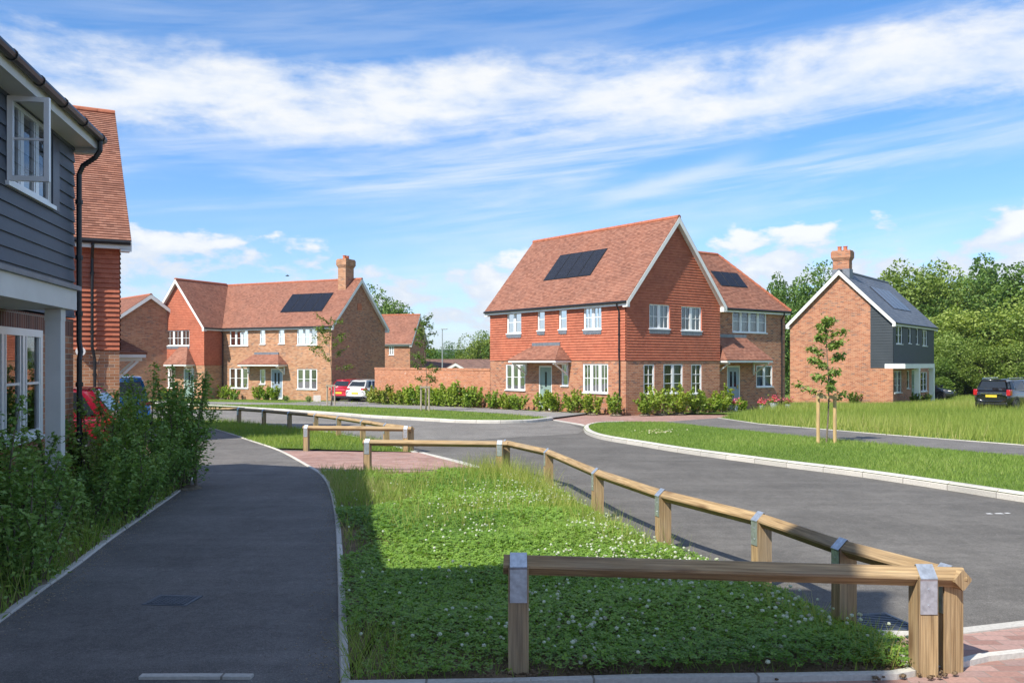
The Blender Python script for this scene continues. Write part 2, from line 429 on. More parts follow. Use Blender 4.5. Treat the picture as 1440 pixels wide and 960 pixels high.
def blades(P, h, w, lean, rng):
    """triangular grass blades, three vertices each"""
    n = len(P); a = rng.uniform(0, 2 * np.pi, n); b = rng.uniform(0, 2 * np.pi, n)
    dx = np.stack([np.cos(a), np.sin(a), np.zeros(n)], 1) * (w * .5).reshape(-1, 1)
    tip = P + np.stack([np.cos(b) * lean * h, np.sin(b) * lean * h, h], 1)
    V = np.empty((n, 3, 3)); V[:, 0] = P - dx; V[:, 1] = P + dx; V[:, 2] = tip
    return V.reshape(-1, 3)
def inpoly(x, y, poly):
    r = np.zeros(len(x), bool); n = len(poly); j = n - 1
    for i in range(n):
        xi, yi, xj, yj = poly[i][0], poly[i][1], poly[j][0], poly[j][1]
        c = ((yi > y) != (yj > y)) & (x < (xj - xi) * (y - yi) / ((yj - yi) if yj != yi else 1e-9) + xi)
        r ^= c; j = i
    return r
def fill(poly, n, rng):
    xs = [p[0] for p in poly]; ys = [p[1] for p in poly]
    x = rng.uniform(min(xs), max(xs), n); y = rng.uniform(min(ys), max(ys), n)
    k = inpoly(x, y, poly)
    return x[k], y[k]
def lump(x, y, s, seed=0):
    """smooth pseudo noise 0..1"""
    r = np.random.default_rng(seed); t = np.zeros_like(x)
    for i in range(7):
        a = r.uniform(0, 6.28); f = s * r.uniform(.5, 2.2); p = r.uniform(0, 6.28)
        t += np.sin((x * math.cos(a) + y * math.sin(a)) * f + p)
    return np.clip(.5 + t / 7, 0, 1)
def smooth(pts, n=6, closed=False):
    P = [Vector(p) for p in pts]; out = []
    m = len(P)
    for i in range(m - 1):
        p0, p1, p2, p3 = P[max(i - 1, 0)], P[i], P[i + 1], P[min(i + 2, m - 1)]
        for k in range(n):
            t = k / n
            out.append(.5 * ((2 * p1) + (p2 - p0) * t + (2 * p0 - 5 * p1 + 4 * p2 - p3) * t * t + (3 * p1 - p0 - 3 * p2 + p3) * t ** 3))
    out.append(P[-1])
    return out
def sheet(name, poly, dz, mat, label, cat='ground'):
    mb = MB(); pts = [(p[0], p[1], gz(p[1]) + dz) for p in poly]
    mb.face(pts, [(p[0], p[1]) for p in poly])
    o = mb.build(name, mat)
    return tag(o, label, cat, None, 'structure')
def kerb(name, pts, width, zlo, zhi, mat, label, side=1, chamfer=.02):
    """concrete edging swept along a polyline, on its left (side=1) or right"""
    mb = MB(); P = [Vector((p[0], p[1], 0)) for p in pts]; n = len(P)
    offs = []
    for i in range(n):
        t = (P[min(i + 1, n - 1)] - P[max(i - 1, 0)]).normalized()
        offs.append(Vector((-t.y, t.x, 0)) * side)
    def ring(i):
        q, o = P[i], offs[i]; z = gz(q.y)
        return [q + Vector((0, 0, z + zlo)), q + Vector((0, 0, z + zhi - chamfer)), q + o * chamfer + Vector((0, 0, z + zhi)),
                q + o * width + Vector((0, 0, z + zhi)), q + o * width + Vector((0, 0, z + zlo))]
    acc = 0
    for i in range(n - 1):
        a, b = ring(i), ring(i + 1); d = (P[i + 1] - P[i]).length; vv = 0
        for k in range(4):
            dd = (a[k + 1] - a[k]).length
            mb.face([a[k], b[k], b[k + 1], a[k + 1]], [(acc, 1 + vv), (acc + d, 1 + vv), (acc + d, 1 + vv + dd), (acc, 1 + vv + dd)])
            vv += dd
        acc += d
    mb.face(ring(0)); mb.face(ring(n - 1))
    return tag(mb.build(name, mat), label, 'kerb', None, 'structure')
# ------------------------------------------------------------------ houses
class House:
    def __init__(s, name, label, cat, X, Y, xdir, group=None):
        s.X = Vector((xdir[0], xdir[1], 0)).normalized(); s.Yv = Vector((-s.X.y, s.X.x, 0))
        s.o = Vector((X, Y, gz(Y)))
        s.root = tag(empty(name, s.o, math.atan2(s.X.y, s.X.x)), label, cat, group)
        s.openings = {}; s.wins = []
    def loc(s, p):
        d = Vector(p) - s.o
        return Vector((d.dot(s.X), d.dot(s.Yv), d.z))
    def hit(s, px, py, P, n):
        """where the sight line through a photo pixel meets a plane of the house (local coordinates)"""
        e = s.loc((0, 0, EYE)); w = Vector(((px - CX) / F, 1, (HZ - py) / F))
        d = Vector((w.dot(s.X), w.dot(s.Yv), w.z)); P, n = Vector(P), Vector(n)
        return e + d * ((P - e).dot(n) / d.dot(n))
    def rect(s, face, c, px):
        x0, y0, x1, y1 = px; xm, ym = (x0 + x1) / 2, (y0 + y1) / 2
        P, n, k = ((0, c, 0), (0, 1, 0), 0) if face in 'SN' else ((c, 0, 0), (1, 0, 0), 1)
        a, b = s.hit(x0, ym, P, n)[k], s.hit(x1, ym, P, n)[k]
        t, l = s.hit(xm, y0, P, n).z, s.hit(xm, y1, P, n).z
        r = lambda v: round(v, 2)
        return (r(min(a, b)), r(max(a, b)), r(l), r(t))
    def opening(s, face, c, rc, **kw):
        s.openings.setdefault((face, c), []).append(rc); s.wins.append((face, c, rc, kw))
    def win(s, face, c, px, **kw): s.opening(face, c, s.rect(face, c, px), **kw)

def fp(face, c):
    if face == 'S': return lambda u, z, d=0.0: Vector((u, c + d, z))
    if face == 'N': return lambda u, z, d=0.0: Vector((u, c - d, z))
    if face == 'W': return lambda u, z, d=0.0: Vector((c + d, u, z))
    return lambda u, z, d=0.0: Vector((c - d, u, z))
FLIP = {'S': False, 'N': True, 'W': True, 'E': False}

def clip_v(poly, v, keep_above):
    out = []; n = len(poly)
    for i in range(n):
        a, b = poly[i], poly[(i + 1) % n]
        ia, ib = (a[1] >= v) == keep_above or a[1] == v, (b[1] >= v) == keep_above or b[1] == v
        if ia: out.append(a)
        if ia != ib and a[1] != b[1]:
            t = (v - a[1]) / (b[1] - a[1]); out.append((a[0] + (b[0] - a[0]) * t, v))
    return out
def courses(mb, poly, P, row, lip, v0, flip):
    """overlapping courses (tiles, boards) over a convex 2-D polygon; P(u, v, out) places a point"""
    vs = [p[1] for p in poly]
    i = math.floor((min(vs) - v0) / row + 1e-6)
    while v0 + i * row < max(vs) - 1e-6:
        a, b = v0 + i * row, v0 + (i + 1) * row
        q = clip_v(clip_v(poly, a, True), b, False)
        if len(q) >= 3:
            off = lambda v: lip * (1 - (v - a) / row) + .003
            pts = [P(u, v, off(v)) for u, v in q]; uv = [(u, v) for u, v in q]
            if flip: pts.reverse(); uv.reverse()
            mb.face(pts, uv)
            lo = min(v for u, v in q); us = [u for u, v in q if abs(v - lo) < 1e-5]
            if len(us) >= 2 and max(us) - min(us) > .01:
                u0, u1 = min(us), max(us)
                e = [P(u0, lo, off(lo)), P(u1, lo, off(lo)), P(u1, lo, 0), P(u0, lo, 0)]
                mb.face(e, [(u0, lo - .02), (u1, lo - .02), (u1, lo - .01), (u0, lo - .01)])
        i += 1

def wall(H, name, mat, face, c, rects=(), polys=(), row=None, lip=.0, v0=0.0, parent=None):
    mb = MB(); P0 = fp(face, c); fl = FLIP[face]
    ops = H.openings.get((face, c), [])
    cells = []
    for (u0, u1, z0, z1) in rects:
        us, zs = {u0, u1}, {z0, z1}
        for a, b, l, t in ops:
            us |= {min(max(a, u0), u1), min(max(b, u0), u1)}; zs |= {min(max(l, z0), z1), min(max(t, z0), z1)}
        us, zs = sorted(us), sorted(zs)
        for j in range(len(zs) - 1):
            for i in range(len(us) - 1):
                um, zm = (us[i] + us[i + 1]) / 2, (zs[j] + zs[j + 1]) / 2
                if any(a < um < b and l < zm < t for a, b, l, t in ops): continue
                cells.append([(us[i], zs[j]), (us[i + 1], zs[j]), (us[i + 1], zs[j + 1]), (us[i], zs[j + 1])])
        for a, b, l, t in ops:                              # reveals
            if b <= u0 or a >= u1 or t <= z0 or l >= z1: continue
            l2, t2 = max(l, z0), min(t, z1)
            D = .11; f = -lip if row else 0.0
            for uu in (a, b):
                q = [P0(uu, l2, f), P0(uu, t2, f), P0(uu, t2, D), P0(uu, l2, D)]
                mb.face(q, [(0, l2), (0, t2), (D, t2), (D, l2)])
            if t <= z1 + 1e-6: mb.face([P0(a, t, f), P0(b, t, f), P0(b, t, D), P0(a, t, D)], [(a, 0), (b, 0), (b, D), (a, D)])
            if l >= z0 - 1e-6: mb.face([P0(a, l, f), P0(b, l, f), P0(b, l, D), P0(a, l, D)], [(a, 0), (b, 0), (b, D), (a, D)])
    for q in list(cells) + [list(p) for p in polys]:
        if row:
            courses(mb, q, lambda u, v, o: P0(u, v, -o), row, lip, v0, fl)
        else:
            pts = [P0(u, z) for u, z in q]; uv = [tuple(p) for p in q]
            if fl: pts.reverse(); uv.reverse()
            mb.face(pts, uv)
    return mb.build(name, mat, parent or H.root)

def fbox(mb, P, u0, u1, z0, z1, d0, d1):
    c = [P(u0, z0, d0), P(u1, z0, d0), P(u1, z1, d0), P(u0, z1, d0), P(u0, z0, d1), P(u1, z0, d1), P(u1, z1, d1), P(u0, z1, d1)]
    for f in ((0, 1, 2, 3), (5, 4, 7, 6), (4, 0, 3, 7), (1, 5, 6, 2), (3, 2, 6, 7), (4, 5, 1, 0)): mb.face([c[i] for i in f])

def make_window(H, face, c, rc, cas=2, bars=1, vbars=0, curtain=None, sill=True, apron=False, arch=0.0, frame='upvc', cover=1.0, off=0.0, fw=.055):
    u0, u1, z0, z1 = rc; P = fp(face, c); w = fw
    mb = MB(); a, b = .025 + off, .085 + off
    fbox(mb, P, u0, u0 + w, z0, z1, a, b); fbox(mb, P, u1 - w, u1, z0, z1, a, b)
    fbox(mb, P, u0 + w, u1 - w, z0, z0 + w, a, b); fbox(mb, P, u0 + w, u1 - w, z1 - w, z1, a, b)
    cw = (u1 - u0) / cas
    for i in range(1, cas): fbox(mb, P, u0 + i * cw - .04, u0 + i * cw + .04, z0 + w, z1 - w, a + .003, b)
    for i in range(cas):
        x0, x1 = u0 + i * cw + w, u0 + (i + 1) * cw - w
        for s_ in (x0, x1 - .035): fbox(mb, P, s_, s_ + .035, z0 + w, z1 - w, a + .008, b - .012)
        for k in range(bars):
            z = z0 + w + (z1 - z0 - 2 * w) * (k + 1) / (bars + 1)
            fbox(mb, P, x0, x1, z - .014, z + .014, a + .012, b - .02)
        for k in range(vbars):
            x = x0 + (x1 - x0) * (k + 1) / (vbars + 1)
            fbox(mb, P, x - .012, x + .012, z0 + w, z1 - w, a + .014, b - .022)
    o = mb.build('window', M[frame], H.root)
    g = MB(); g.face([P(u0 + .02, z0 + .02, .06 + off), P(u1 - .02, z0 + .02, .06 + off), P(u1 - .02, z1 - .02, .06 + off), P(u0 + .02, z1 - .02, .06 + off)])
    g.build('pane', M['glass'], o)
    r = MB(); D = .9
    c8 = lambda u, z, d: P(u, z, d)
    for q in ([(u0, z0, D), (u1, z0, D), (u1, z1, D), (u0, z1, D)], [(u0, z0, .1), (u0, z0, D), (u0, z1, D), (u0, z1, .1)], [(u1, z0, .1), (u1, z0, D), (u1, z1, D), (u1, z1, .1)],
              [(u0, z0, .1), (u1, z0, .1), (u1, z0, D), (u0, z0, D)], [(u0, z1, .1), (u1, z1, .1), (u1, z1, D), (u0, z1, D)]):
        r.face([c8(*p) for p in q])
    r.build('interior', M['room'], o)
    if sill:
        sb = MB(); fbox(sb, P, u0 - .04, u1 + .04, z0 - .045, z0 + .004, -.06, .05); sb.build('sill', M['upvc'], o)
    if apron:
        ab = MB(); fbox(ab, P, u0 - .0, u1 + .0, z0 - .20, z0 - .046, -.045, .0)
        for k in range(int((u1 - u0) / .16)): fbox(ab, P, u0 + .02 + k * .16, u0 + .14 + k * .16, z0 - .235, z0 - .2, -.048, 0)
        ab.build('lead_apron', M['lead'], o)
    if curtain:
        n = 24; hw = (u1 - u0)
        spans = {'full': [(0, 1)], 'sides': [(0, .26), (.74, 1)], 'left': [(0, .45)], 'right': [(.55, 1)]}[curtain.split(':')[0]]
        for s0, s1 in spans:
            cb = MB()
            for k in range(n):
                ua, ub = u0 + hw * (s0 + (s1 - s0) * k / n), u0 + hw * (s0 + (s1 - s0) * (k + 1) / n)
                da, db = .2 + .025 * math.sin(k * 1.9), .2 + .025 * math.sin((k + 1) * 1.9)
                zt = z0 + (z1 - z0) * cover
                cb.face([P(ua, z0 + .01, da), P(ub, z0 + .01, db), P(ub, zt, db), P(ua, zt, da)], None, True)
            cb.build('curtain', M['beige_curtain' if curtain.endswith('beige') else 'curtain'], o)
    return o
def make_door(H, face, c, rc, mat='sage', lights=1):
    u0, u1, z0, z1 = rc; P = fp(face, c)
    f = MB(); w = .07
    fbox(f, P, u0, u0 + w, z0, z1, .02, .1); fbox(f, P, u1 - w, u1, z0, z1, .02, .1); fbox(f, P, u0 + w, u1 - w, z1 - w, z1, .02, .1)
    fbox(f, P, u0 - .02, u1 + .02, z0 - .06, z0 + .03, -.05, .1)
    d = MB(); fbox(d, P, u0 + w, u1 - w, z0 + .03, z1 - w, .05, .1)
    um = (u0 + u1) / 2
    for (a, b) in ((u0 + w + .12, um - .05), (um + .05, u1 - w - .12)):
        for (l, t) in ((z0 + .15, z0 + .75),): fbox(d, P, a, b, l, t, .04, .05)
    o = d.build('door', M[mat], H.root); f.build('door_frame', M['white'], o)
    g = MB()
    xs = [(um - .07, um + .07)] if lights == 1 else [(um - .24, um - .07), (um + .07, um + .24)]
    for a, b in xs: fbox(g, P, a, b, z0 + 1.05, z1 - .3, .043, .05)
    g.build('pane', M['carglass'], o)
    h = MB(); fbox(h, P, u1 - w - .11, u1 - w - .07, z0 + .95, z0 + 1.15, .02, .05); fbox(h, P, u1 - w - .2, u1 - w - .07, z0 + 1.03, z0 + 1.055, .0, .025)
    lb = MB(); fbox(lb, P, um - .13, um + .13, z0 + .86, z0 + .94, .038, .05); lb.build('letterbox', M['brass'] if mat == 'bluegrey' else M['chrome'], o)
    h.build('handle', M['brass'] if mat == 'bluegrey' else M['chrome'], o)
    return o
def finish_openings(H):
    for face, c, rc, kw in H.wins:
        k = dict(kw); t = k.pop('type', 'win')
        if t == 'door': make_door(H, face, c, rc, **k)
        elif t == 'win': make_window(H, face, c, rc, **k)

def roof_slope(mb, pts, row=.1, lip=.016, thick=.09):
    P = [Vector(p) for p in pts]
    n = (P[1] - P[0]).cross(P[2] - P[0])
    if n.length < 1e-6: n = (P[2] - P[0]).cross(P[3] - P[0])
    n.normalize()
    if n.z < 0: n = -n
    u = Vector((0, 0, 1)).cross(n).normalized(); v = n.cross(u)
    o = min(P, key=lambda p: p.z)
    q = [((p - o).dot(u), (p - o).dot(v)) for p in P]
    courses(mb, q, lambda a, b, off: o + u * a + v * b + n * off, row, lip, 0.0, False)
    back = [p - n * thick for p in P]
    mb.face(back[::-1])
    for i in range(len(P)):
        j = (i + 1) % len(P)
        mb.face([P[i] + n * .004, P[j] + n * .004, back[j], back[i]], [(0, 0), (.1, 0), (.1, .05), (0, .05)])
def plate(mb, pts, d):
    """flat polygon given thickness along vector d"""
    A = [Vector(p) for p in pts]; d = Vector(d); B = [p + d for p in A]
    mb.face(A); mb.face(B[::-1])
    for i in range(len(A)):
        j = (i + 1) % len(A); mb.face([A[i], A[j], B[j], B[i]])

def gabled(H, axis, a0, a1, b0, b1, eave, ridge, oh=.2, v0=.2, v1=.2, hip0=False, hip1=False, mat='roof', row=.1, lip=.016, ridge_mat=None, trim='white', skip=(), gut=('a0', 'a1'), name='roof', f0=None, f1=None):
    """double-pitched roof; a runs across the ridge, b along it"""
    T = (lambda a, b, z: Vector((a, b, z))) if axis == 'y' else (lambda a, b, z: Vector((b, a, z)))
    am = (a0 + a1) / 2; ze = eave + .06
    h0 = (am - a0 + oh) * .98
    r0 = b0 - v0 + (h0 if hip0 else 0); r1 = b1 + v1 - (h0 if hip1 else 0)
    mb = MB()
    roof_slope(mb, [T(a0 - oh, b0 - v0, ze), T(a0 - oh, b1 + v1, ze), T(am, r1, ridge), T(am, r0, ridge)], row, lip)
    roof_slope(mb, [T(a1 + oh, b0 - v0, ze), T(a1 + oh, b1 + v1, ze), T(am, r1, ridge), T(am, r0, ridge)], row, lip)
    if hip0: roof_slope(mb, [T(a0 - oh, b0 - v0, ze), T(a1 + oh, b0 - v0, ze), T(am, r0, ridge)], row, lip)
    if hip1: roof_slope(mb, [T(a0 - oh, b1 + v1, ze), T(a1 + oh, b1 + v1, ze), T(am, r1, ridge)], row, lip)
    roof = mb.build(name, M[mat], H.root)
    rt = MB(); nseg = max(2, int((r1 - r0) / .45))
    for k in range(nseg):
        p, q = r0 + (r1 - r0) * k / nseg, r0 + (r1 - r0) * (k + 1) / nseg
        rt.tube([T(am, p + .006, ridge - .035), T(am, q, ridge - .03)], [.112, .106], 10)
    for hip, rr, bb in ((hip0, r0, b0 - v0), (hip1, r1, b1 + v1)):
        if hip:
            for aa in (a0 - oh, a1 + oh):
                A, B = T(aa, bb, ze + .01), T(am, rr, ridge - .02); ns = max(2, int((B - A).length / .4))
                for k in range(ns): rt.tube([A.lerp(B, k / ns), A.lerp(B, (k + .98) / ns)], [.10, .085], 8)
    rt.build('ridge_tile', ridge_mat or M['terracotta_ridge' if mat == 'roof' else mat], roof)
    sl = (ridge - ze) / (am - a0 + oh)
    for hip, bw, bo, sg in ((hip0, b0, b0 - v0, 1), (hip1, b1, b1 + v1, -1)):
        if hip or ('b0' if sg == 1 else 'b1') in skip: continue
        bb = MB(); dp = .25
        for aa in (a0 - oh, a1 + oh):
            e = .012
            plate(bb, [T(aa, bo - sg * e, ze - .02), T(am, bo - sg * e, ridge - .02), T(am, bo - sg * e, ridge - .02 - dp * 1.15), T(aa, bo - sg * e, ze - .02 - dp)], T(0, sg * .034, 0))
            ww = a0 if aa < am else a1
            plate(bb, [T(aa, bo + sg * .03, ze - .2), T(am, bo + sg * .03, ridge - .2), T(am, bw, ridge - .2), T(aa, bw, ze - .2)], T(0, 0, -.02))
            x0, x1 = (min(aa, ww), max(aa, ww))
            plate(bb, [T(x0, bo + sg * .025, ze - .27), T(x1, bo + sg * .025, ze - .27), T(x1, bw, ze - .27), T(x0, bw, ze - .27)], T(0, 0, .22))
        bb.build('bargeboard', M[trim], roof)
    for key, aw, ao, sg in (('a0', a0, a0 - oh, 1), ('a1', a1, a1 + oh, -1)):
        if key in skip: continue
        fb = MB(); p, q = (b0 - (0 if not hip0 else v0)) if f0 is None else f0, (b1 + (0 if not hip1 else v1)) if f1 is None else f1
        plate(fb, [T(ao + sg * .012, p, ze - .21), T(ao + sg * .012, q, ze - .21), T(ao + sg * .012, q, ze - .012), T(ao + sg * .012, p, ze - .012)], T(sg * .022, 0, 0))
        plate(fb, [T(ao + sg * .034, p, ze - .20), T(aw, p, ze - .20), T(aw, q, ze - .20), T(ao + sg * .034, q, ze - .20)], T(0, 0, .02))
        fb.build('fascia', M[trim], roof)
        if key in gut:
            gb = MB(); gb.tube([T(ao - sg * .05, (b0 - v0 + .02) if f0 is None else f0, ze - .06), T(ao - sg * .05, (b1 + v1 - .02) if f1 is None else f1, ze - .06)], .056, 8)
            gb.build('gutter', M['black'], roof)
    for hip, bo, sg in ((hip0, b0 - v0, 1), (hip1, b1 + v1, -1)):
        if hip:
            fb = MB(); plate(fb, [T(a0 - oh + .035, bo + sg * .012, ze - .21), T(a1 + oh - .035, bo + sg * .012, ze - .21), T(a1 + oh - .035, bo + sg * .012, ze - .012), T(a0 - oh + .035, bo + sg * .012, ze - .012)], T(0, sg * .022, 0))
            plate(fb, [T(a0, bo + sg * .035, ze - .2), T(a1, bo + sg * .035, ze - .2), T(a1, bo + sg * (abs(v0 if sg == 1 else v1)), ze - .2), T(a0, bo + sg * (abs(v0 if sg == 1 else v1)), ze - .2)], T(0, 0, .02))
            fb.build('fascia', M[trim], roof)
            gb = MB(); gb.tube([T(a0 - oh, bo - sg * .05, ze - .06), T(a1 + oh, bo - sg * .05, ze - .06)], .056, 8); gb.build('gutter', M['black'], roof)
    return dict(roof=roof, am=am, ze=ze, sl=sl, gable=[(a0, eave), (a1, eave), (a1, ze + oh * sl - .1), (am, ridge - .1), (a0, ze + oh * sl - .1)])
def downpipe(H, pts):
    mb = MB(); mb.tube(pts, .036, 8)
    for p, q in zip(pts, pts[1:]):
        if abs(q[2] - p[2]) > 1.5:
            for k in range(3):
                t = (k + .5) / 3; z = p[2] + (q[2] - p[2]) * t
                mb.tube([(p[0], p[1], z - .03), (p[0], p[1], z + .03)], .05, 8)
    return mb.build('downpipe', M['black'], H.root)
def chimney(H, cx, cy, z0, z1, sx, sy, npots=2, axis='x', mat='brick'):
    mb = MB()
    def bx(x0, x1, y0, y1, a, b):
        for (p, q) in (((x0, y0), (x1, y0)), ((x1, y0), (x1, y1)), ((x1, y1), (x0, y1)), ((x0, y1), (x0, y0))):
            l = math.hypot(q[0] - p[0], q[1] - p[1])
            mb.face([(p[0], p[1], a), (q[0], q[1], a), (q[0], q[1], b), (p[0], p[1], b)], [(0, a), (l, a), (l, b), (0, b)])
        mb.face([(x0, y0, b), (x1, y0, b), (x1, y1, b), (x0, y1, b)]); mb.face([(x0, y0, a), (x1, y0, a), (x1, y1, a), (x0, y1, a)])
    hx, hy = sx / 2, sy / 2; zc = z1 - .62
    bx(cx - hx, cx + hx, cy - hy, cy + hy, z0, zc)
    for k in range(3):
        e = .035 * (k + 1); bx(cx - hx - e, cx + hx + e, cy - hy - e, cy + hy + e, zc + .075 * k + .001, zc + .075 * (k + 1))
    bx(cx - hx - .105, cx + hx + .105, cy - hy - .105, cy + hy + .105, zc + .226, z1 - .075)
    bx(cx - hx - .06, cx + hx + .06, cy - hy - .06, cy + hy + .06, z1 - .074, z1)
    o = mb.build('chimney', M[mat], H.root)
    for k in range(npots):
        t = (k - (npots - 1) / 2) * .36
        p = (cx + (t if axis == 'x' else 0), cy + (t if axis == 'y' else 0), z1)
        pb = MB(); pb.lathe([(.0, .001), (.13, .001), (.115, .22), (.14, .23), (.14, .28), (.1, .28), (.09, .1)], p, 12); pb.build('chimney_pot', M['terracotta'], o)
    return o
def solar(H, corners, n=4):
    """a row of n flush panels in the roof; corners: bottom-left, bottom-right, top-right, top-left (local)"""
    A, B, C, D = [Vector(p) for p in corners]
    nn = (B - A).cross(D - A).normalized()
    if nn.z < 0: nn = -nn
    fr = MB(); plate(fr, [A + nn * .03, B + nn * .03, C + nn * .03, D + nn * .03], -nn * .05)
    f = fr.build('panel_tray', M['black'], H.root)
    for k in range(n):
        t0, t1 = (k + .03) / n, (k + .97) / n
        p = [A.lerp(B, t0), A.lerp(B, t1), D.lerp(C, t1), D.lerp(C, t0)]
        m = (p[0] + p[2]) / 2; p = [q + (m - q) * .02 + nn * .045 for q in p]
        w, h = (p[1] - p[0]).length, (p[3] - p[0]).length
        mb = MB(); mb.face(p, [(0, 0), (w, 0), (w, h), (0, h)])
        e = [q - nn * .014 for q in p]
        for i in range(4): mb.face([p[i], p[(i + 1) % 4], e[(i + 1) % 4], e[i]])
        mb.build('solar_panel', M['solar'], f)
def roof_rect(H, pix, P, n, u_dir):
    """solar panel corners on a roof plane from four photo corners, squared up along u_dir"""
    pts = [H.hit(x, y, P, n) for x, y in pix]
    n = Vector(n).normalized(); u = Vector(u_dir).normalized(); v = n.cross(u)
    if v.z < 0: v = -v
    c = sum(pts, Vector()) / 4
    us = sorted((p - c).dot(u) for p in pts); vs = sorted((p - c).dot(v) for p in pts)
    ua, ub, va, vb = (us[0] + us[1]) / 2, (us[2] + us[3]) / 2, (vs[0] + vs[1]) / 2, (vs[2] + vs[3]) / 2
    return [c + u * ua + v * va, c + u * ub + v * va, c + u * ub + v * vb, c + u * ua + v * vb]
def porch_roof(H, face, c, u0, u1, z, out, rise, top=.35, hip_left=True, hip_right=True, lead=True, inset=None):
    """tiled lean-to canopy with hipped ends, white fascia and timber gallows brackets"""
    P = fp(face, c); L0 = u0 + (out * .85 if hip_left else 0); L1 = u1 - (out * .85 if hip_right else 0)
    if inset: L0, L1 = u0 + inset[0], u1 - inset[1]
    mb = MB(); zt = z + .12 + rise; zb = z + .12
    roof_slope(mb, [P(u0, zb, -out), P(u1, zb, -out), P(L1, zt, -.02), P(L0, zt, -.02)], .1, .014, .05)
    if hip_left: roof_slope(mb, [P(u0, zb, -out), P(u0, zb, -.0), P(L0, zt, -.02)], .1, .014, .05)
    if hip_right: roof_slope(mb, [P(u1, zb, -out), P(u1, zb, -.0), P(L1, zt, -.02)], .1, .014, .05)
    o = mb.build('porch_canopy', M['roof'], H.root)
    fb = MB(); fbox(fb, P, u0 + .03, u1 - .03, z, z + .115, -out + .03, 0.0); fb.build('fascia', M['white'], o)
    if lead:
        lb = MB(); fbox(lb, P, L0 - .05, L1 + .05, zt - .03, zt + .13, -.07, 0); lb.build('lead_flashing', M['lead'], o)
    for u in (u0 + .28, u1 - .28):
        bb = MB(); fbox(bb, P, u - .04, u + .04, z - .62, z - .002, -.075, -.002); fbox(bb, P, u - .04, u + .04, z - .09, z - .003, -out + .1, -.08)
        A, B = P(u, z - .55, -.075), P(u, z - .09, -out + .2)
        d = (B - A).normalized(); side = (P(1, 0, 0) - P(0, 0, 0)); up = d.cross(side)
        bb.prism([(-.035, -.03), (.035, -.03), (.035, .03), (-.035, .03)], A, B, side, up)
        bb.build('bracket', M['white'], o)
    return o
M['terracotta_ridge'] = plain('ridge_tile', (.40, .14, .08), .8, .2, 0, .2, 6)
# ================================================================== the houses
# --- the tile-hung house on the corner, middle of the view
H2 = House('detached_house', 'tile hung house with large steep gable and porch on two sides, behind the junction', 'house', 5.0, 39.06, (.798, .603))
for px, kw in (((713, 437.6, 733.6, 468.6), dict(cas=2, curtain='sides', apron=True)), ((756, 434, 766.6, 464.5), dict(cas=1, apron=True, curtain='full')),
               ((786, 432, 797.6, 463), dict(cas=1, apron=True, curtain='full')), ((820.8, 429.5, 846.4, 463), dict(cas=2, vbars=1, apron=True, curtain='left'))):
    H2.win('W', 0, px, **kw)
H2.win('W', 0, (711, 512, 738.5, 548), cas=3, curtain='sides:beige')
H2.win('W', 0, (789.5, 512, 799.2, 542), cas=1, curtain='full')
H2.win('W', 0, (819.5, 511.5, 855, 552), cas=3, vbars=1, curtain='left')
r = H2.rect('W', 0, (759.8, 513, 776, 552)); H2.opening('W', 0, (r[0], r[0] + 1.02, .12, 2.2), type='door', mat='sage')
for px, kw in (((912.6, 428, 941.4, 462), dict(cas=2, vbars=1, apron=True, curtain='full')), ((957.5, 431, 986.3, 464.7), dict(cas=2, vbars=1, apron=True, curtain='right')),
               ((905, 512, 920.7, 554), dict(cas=1, vbars=1, bars=2, curtain='right:beige')), ((933, 511.6, 960.5, 553), dict(cas=2, bars=2, curtain='sides')), ((972, 512, 987, 553), dict(cas=1, vbars=1, bars=2, curtain='full:beige'))):
    H2.win('S', 0, px, **kw)
H2.win('S', .6, (1030, 437.5, 1078, 467.6), cas=4, curtain='full', cover=.7)
H2.win('S', .6, (1063.5, 514, 1086.5, 543.6), cas=2, curtain='full')
r = H2.rect('S', .6, (1022.5, 513, 1042.5, 570)); H2.opening('S', .6, (r[0], r[0] + 1.02, .1, 2.2), type='door', mat='bluegrey', lights=2)
TB = 2.46
rf = gabled(H2, 'y', 0, 6.28, 0, 10.2, 5.0, 9.05, oh=.2, v0=.28, v1=.25)
wall(H2, 'brick_wall', M['brick'], 'W', 0, [(0, 10.2, -.3, TB - .02)])
wall(H2, 'brick_wall', M['brick'], 'S', 0, [(0, 6.28, -.3, TB - .02)])
wall(H2, 'tile_hanging', M['hung'], 'W', 0, [(0, 10.2, TB, 5.0)], row=.125, lip=.032, v0=TB)
wall(H2, 'tile_hanging', M['hung'], 'S', 0, [(0, 6.28, TB, 5.0)], [rf['gable']], row=.125, lip=.032, v0=TB)
wall(H2, 'tile_hanging', M['hung'], 'N', 10.2, [(0, 6.28, TB, 5.0)], [rf['gable']], row=.125, lip=.032, v0=TB)
wall(H2, 'brick_wall', M['brick'], 'N', 10.2, [(0, 6.28, -.3, TB - .02)])
wall(H2, 'brick_wall', M['brick'], 'E', 6.28, [(0, 10.2, -.3, 5.0)])
wall(H2, 'brick_wall', M['brick'], 'S', .6, [(6.28, 12.25, -.3, 5.0)])
wall(H2, 'brick_wall', M['brick'], 'E', 12.25, [(.6, 5.6, -.3, 5.0)])
wall(H2, 'brick_wall', M['brick'], 'N', 5.6, [(6.28, 12.25, -.3, 5.0)])
rw = gabled(H2, 'x', .6, 5.6, 3.4, 12.25, 5.0, 8.12, oh=.2, v0=0, v1=.2, hip1=True, skip=('b0',), f0=6.3)
finish_openings(H2)
r = H2.rect('W', 0, (735.6, 500, 804, 512))
porch_roof(H2, 'W', 0, r[0], r[1], 2.36, 1.0, .72)
r = H2.rect('S', .6, (1021, 500, 1064, 512))
